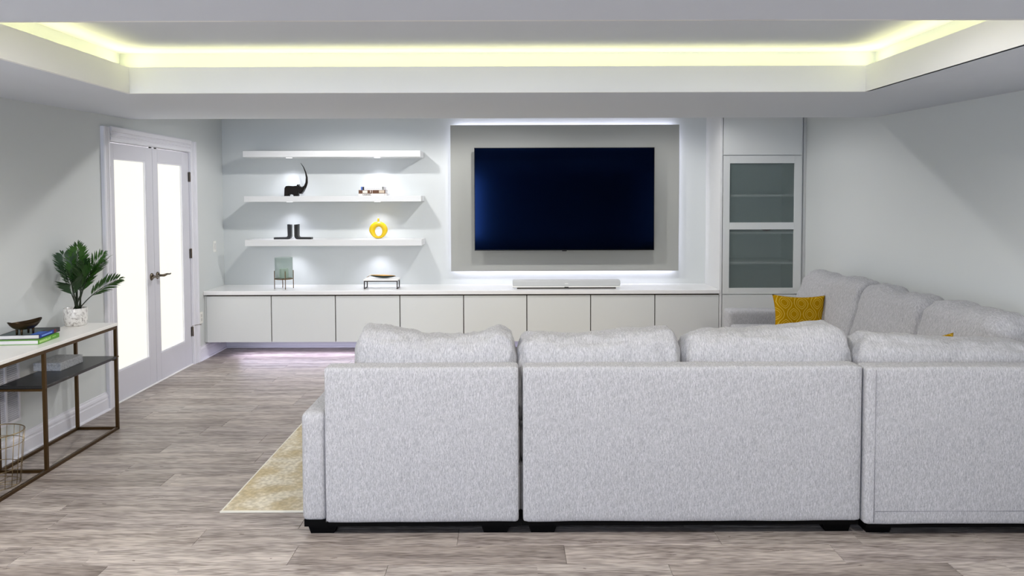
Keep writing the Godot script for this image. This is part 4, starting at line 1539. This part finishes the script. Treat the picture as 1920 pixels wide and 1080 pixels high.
func palm(at: Vector3) -> void:
	var t := thing("potted_palm", "small green parlour palm in a white marbled pot on the console table", "potted plant", at)
	var st := sf(true)
	lathe(st, Vector3.ZERO, [[0.001, 0.0], [0.060, 0.0], [0.066, 0.006], [0.071, 0.04], [0.072, 0.116], [0.070, 0.119], [0.066, 0.118], [0.065, 0.10]], 36)
	mesh(st, "pot", M.marble, t)
	st = sf(true)
	lathe(st, Vector3(0, 0.10, 0), [[0.0655, 0.0], [0.04, 0.006], [0.001, 0.008]], 24)
	mesh(st, "soil", mat(Color(0.10, 0.07, 0.05), 0.95), t)
	var leafs := []
	for c in [Color(0.13, 0.27, 0.08), Color(0.18, 0.34, 0.09), Color(0.09, 0.21, 0.08)]:
		var lm := mat(c, 0.42, 0, 0.5)
		lm.backlight_enabled = true
		lm.backlight = Color(0.10, 0.2, 0.05)
		lm.cull_mode = BaseMaterial3D.CULL_DISABLED
		leafs.append(lm)
	var stemm := mat(Color(0.09, 0.14, 0.05), 0.5)
	# tip offset of every frond, from the pot: x out of the wall, z towards the viewer
	var fr := [
		[Vector3(0.10, 0.40, -0.17), Vector3(0.03, 0.30, -0.06), 1], [Vector3(0.24, 0.30, -0.10), Vector3(0.10, 0.23, -0.03), 0],
		[Vector3(0.15, 0.47, -0.08), Vector3(0.05, 0.33, -0.02), 1], [Vector3(0.03, 0.54, 0.0), Vector3(0.0, 0.35, 0.01), 0],
		[Vector3(-0.02, 0.48, 0.09), Vector3(-0.01, 0.35, 0.05), 2], [Vector3(-0.02, 0.38, 0.145), Vector3(0.0, 0.31, 0.08), 0],
		[Vector3(0.05, 0.29, 0.125), Vector3(0.02, 0.27, 0.07), 2], [Vector3(0.06, 0.52, 0.05), Vector3(0.03, 0.36, 0.03), 1],
		[Vector3(-0.04, 0.46, -0.12), Vector3(-0.02, 0.33, -0.05), 0], [Vector3(0.10, 0.43, 0.06), Vector3(0.05, 0.28, 0.03), 2],
		[Vector3(0.06, 0.40, -0.04), Vector3(0.03, 0.26, 0.0), 2], [Vector3(0.0, 0.44, 0.05), Vector3(0.0, 0.28, 0.04), 1],
		[Vector3(0.13, 0.38, 0.01), Vector3(0.05, 0.28, 0.01), 0], [Vector3(0.20, 0.45, -0.06), Vector3(0.08, 0.34, -0.02), 1]]
	for i in fr.size():
		var tip: Vector3 = fr[i][0]
		var ctl: Vector3 = fr[i][1]
		var base := Vector3(rng.randf_range(-0.02, 0.03), 0.104, rng.randf_range(-0.02, 0.02))
		frond(t, base, ctl, tip, leafs[fr[i][2]], stemm, i)

func frond(t: Node3D, p0: Vector3, p1: Vector3, p2: Vector3, lm: Material, sm: Material, sd: int) -> void:
	var r := RandomNumberGenerator.new()
	r.seed = 100 + sd
	var bez := func(u: float) -> Vector3: return p0 * (1 - u) * (1 - u) + p1 * 2 * u * (1 - u) + p2 * u * u
	var st := sf(true)
	var pts := []
	var rr := []
	for i in 15:
		pts.append(bez.call(i / 14.0))
		rr.append(lerpf(0.0042, 0.0009, i / 14.0))
	tube(st, pts, rr, 6)
	mesh(st, "stem", sm, t)
	var f := sf()
	var n := 20
	var twist := r.randf_range(-0.8, 0.8)
	for i in n:
		var u := 0.40 + 0.60 * i / (n - 1)
		var p: Vector3 = bez.call(u)
		var ahead: Vector3 = bez.call(minf(u + 0.02, 1.0))
		var behind: Vector3 = bez.call(u - 0.02)
		var along: Vector3 = (ahead - behind).normalized()
		var side := along.cross(Vector3.UP).normalized().rotated(along, twist)
		var up := side.cross(along).normalized()
		var ln := 0.115 * sin(PI * (0.22 + 0.68 * (i / float(n - 1)))) + 0.012
		for s: float in [-1.0, 1.0]:
			var dir: Vector3 = (along * (0.62 + 0.5 * u) + side * s * 0.85 + up * r.randf_range(0.05, 0.35)).normalized()
			if i == n - 1: dir = (along + side * s * 0.18).normalized()
			var l := ln * r.randf_range(0.85, 1.1)
			var wv := up.cross(dir).normalized() * 0.0056
			var droop := Vector3(0, -0.10 * l, 0)
			var a: Vector3 = p + dir * 0.002
			var m1: Vector3 = p + dir * l * 0.4 + up * 0.002
			var m2: Vector3 = p + dir * l * 0.75 + droop * 0.4
			var e: Vector3 = p + dir * l + droop
			# keep the blades clear of the wall
			for v in [[a, m1 + wv, m1 - wv], [m1 + wv, m2 + wv * 0.75, m2 - wv * 0.75], [m1 + wv, m2 - wv * 0.75, m1 - wv], [m2 + wv * 0.75, e, m2 - wv * 0.75]]:
				var q := []
				for k in v: q.append(Vector3(maxf(k.x, -0.098), k.y, k.z))
				tri(f, q[0], q[1], q[2], up)
	mesh(f, "frond", lm, t)

func basket(at: Vector3) -> void:
	var t := thing("wire_basket", "round open brass wire basket on the floor under the console table", "basket", at)
	var wm := mat(Color(0.62, 0.55, 0.42), 0.3, 0.9)
	var R := 0.150
	var rb := 0.125
	var h := 0.30
	var st := sf(true)
	tube(st, ring(Vector3(0, h, 0), R, 40), [0.0032], 8, true)
	mesh(st, "rim", wm, t)
	for k in 3:
		var y: float = [0.235, 0.10, 0.004][k]
		st = sf(true)
		tube(st, ring(Vector3(0, y, 0), lerpf(rb, R, y / h), 40), [0.002], 6, true)
		mesh(st, "hoop", wm, t)
	for i in 22:
		var a := TAU * i / 22
		var d := Vector3(cos(a), 0, sin(a))
		st = sf(true)
		tube(st, [d * R + Vector3(0, h, 0), d * rb + Vector3(0, 0.004, 0)], [0.0017], 6)
		mesh(st, "wire", wm, t)
	for i in 4:
		var a := PI * i / 4
		var d := Vector3(cos(a), 0, sin(a)) * rb
		st = sf(true)
		tube(st, [d + Vector3(0, 0.004, 0), -d + Vector3(0, 0.004, 0)], [0.0017], 6)
		mesh(st, "wire", wm, t)

# ==================================================================== switches, grille
func small_fittings() -> void:
	plate(Vector3(XL, 1.10, -7.70), "white rocker light switch plate on left wall near the floating shelves", "light_switch", "switch")
	plate(Vector3(XL, 0.42, -7.335), "white socket plate low on left wall between door casing and cabinets", "wall_outlet", "outlet")
	# return-air grille behind the console
	var t := thing("vent_grille", "white louvred air grille in left wall behind the console table", "vent", Vector3(XL, 0.437, -4.29))
	var W := 0.62
	var H := 0.42
	var st := sf()
	for s in [[-W / 2, W / 2, H / 2 - 0.018, H / 2], [-W / 2, W / 2, -H / 2, -H / 2 + 0.018], [-W / 2, -W / 2 + 0.018, -H / 2 + 0.018, H / 2 - 0.018], [W / 2 - 0.018, W / 2, -H / 2 + 0.018, H / 2 - 0.018], [-0.19, -0.17, -H / 2 + 0.018, H / 2 - 0.018], [-0.01, 0.01, -H / 2 + 0.018, H / 2 - 0.018], [0.16, 0.18, -H / 2 + 0.018, H / 2 - 0.018]]:
		bx(st, Vector3(0.0, s[2], s[0]), Vector3(0.010, s[3], s[1]), 0.001)
	mesh(st, "frame", M.trim, t)
	st = sf(); bx(st, Vector3(0.0003, -H / 2 + 0.012, -W / 2 + 0.012), Vector3(0.001, H / 2 - 0.012, W / 2 - 0.012)); mesh(st, "backing", mat(Color(0.16, 0.17, 0.18), 0.9), t)
	var lm := sf()
	cbox(lm, Vector3.ZERO, Vector3(0.011, 0.0016, W - 0.03), 0.0, Basis(Vector3.BACK, -0.75))
	var me := done(lm)
	for i in 30:
		var o := put(me, "slat", M.trim, t)
		o.position = Vector3(0.0052, -H / 2 + 0.025 + i * 0.0128, 0)

func plate(at: Vector3, label: String, called: String, cat: String) -> void:
	var t := thing(called, label, cat, at)
	var st := sf()
	bx(st, Vector3(0, -0.058, -0.036), Vector3(0.005, 0.058, 0.036), 0.002)
	mesh(st, "cover_plate", M.plastic, t)
	for s in [-1, 1]:
		st = sf()
		if called == "light_switch":
			bx(st, Vector3(0.0045, -0.033, s * 0.016 - 0.011), Vector3(0.0085, 0.033, s * 0.016 + 0.011), 0.001)
			mesh(st, "rocker", mat(Color(0.86, 0.86, 0.85), 0.35), t)
		else:
			cbox(st, Vector3(0.0052, s * 0.02, 0), Vector3(0.003, 0.028, 0.03), 0.001)
			mesh(st, "socket", mat(Color(0.80, 0.80, 0.79), 0.4), t)
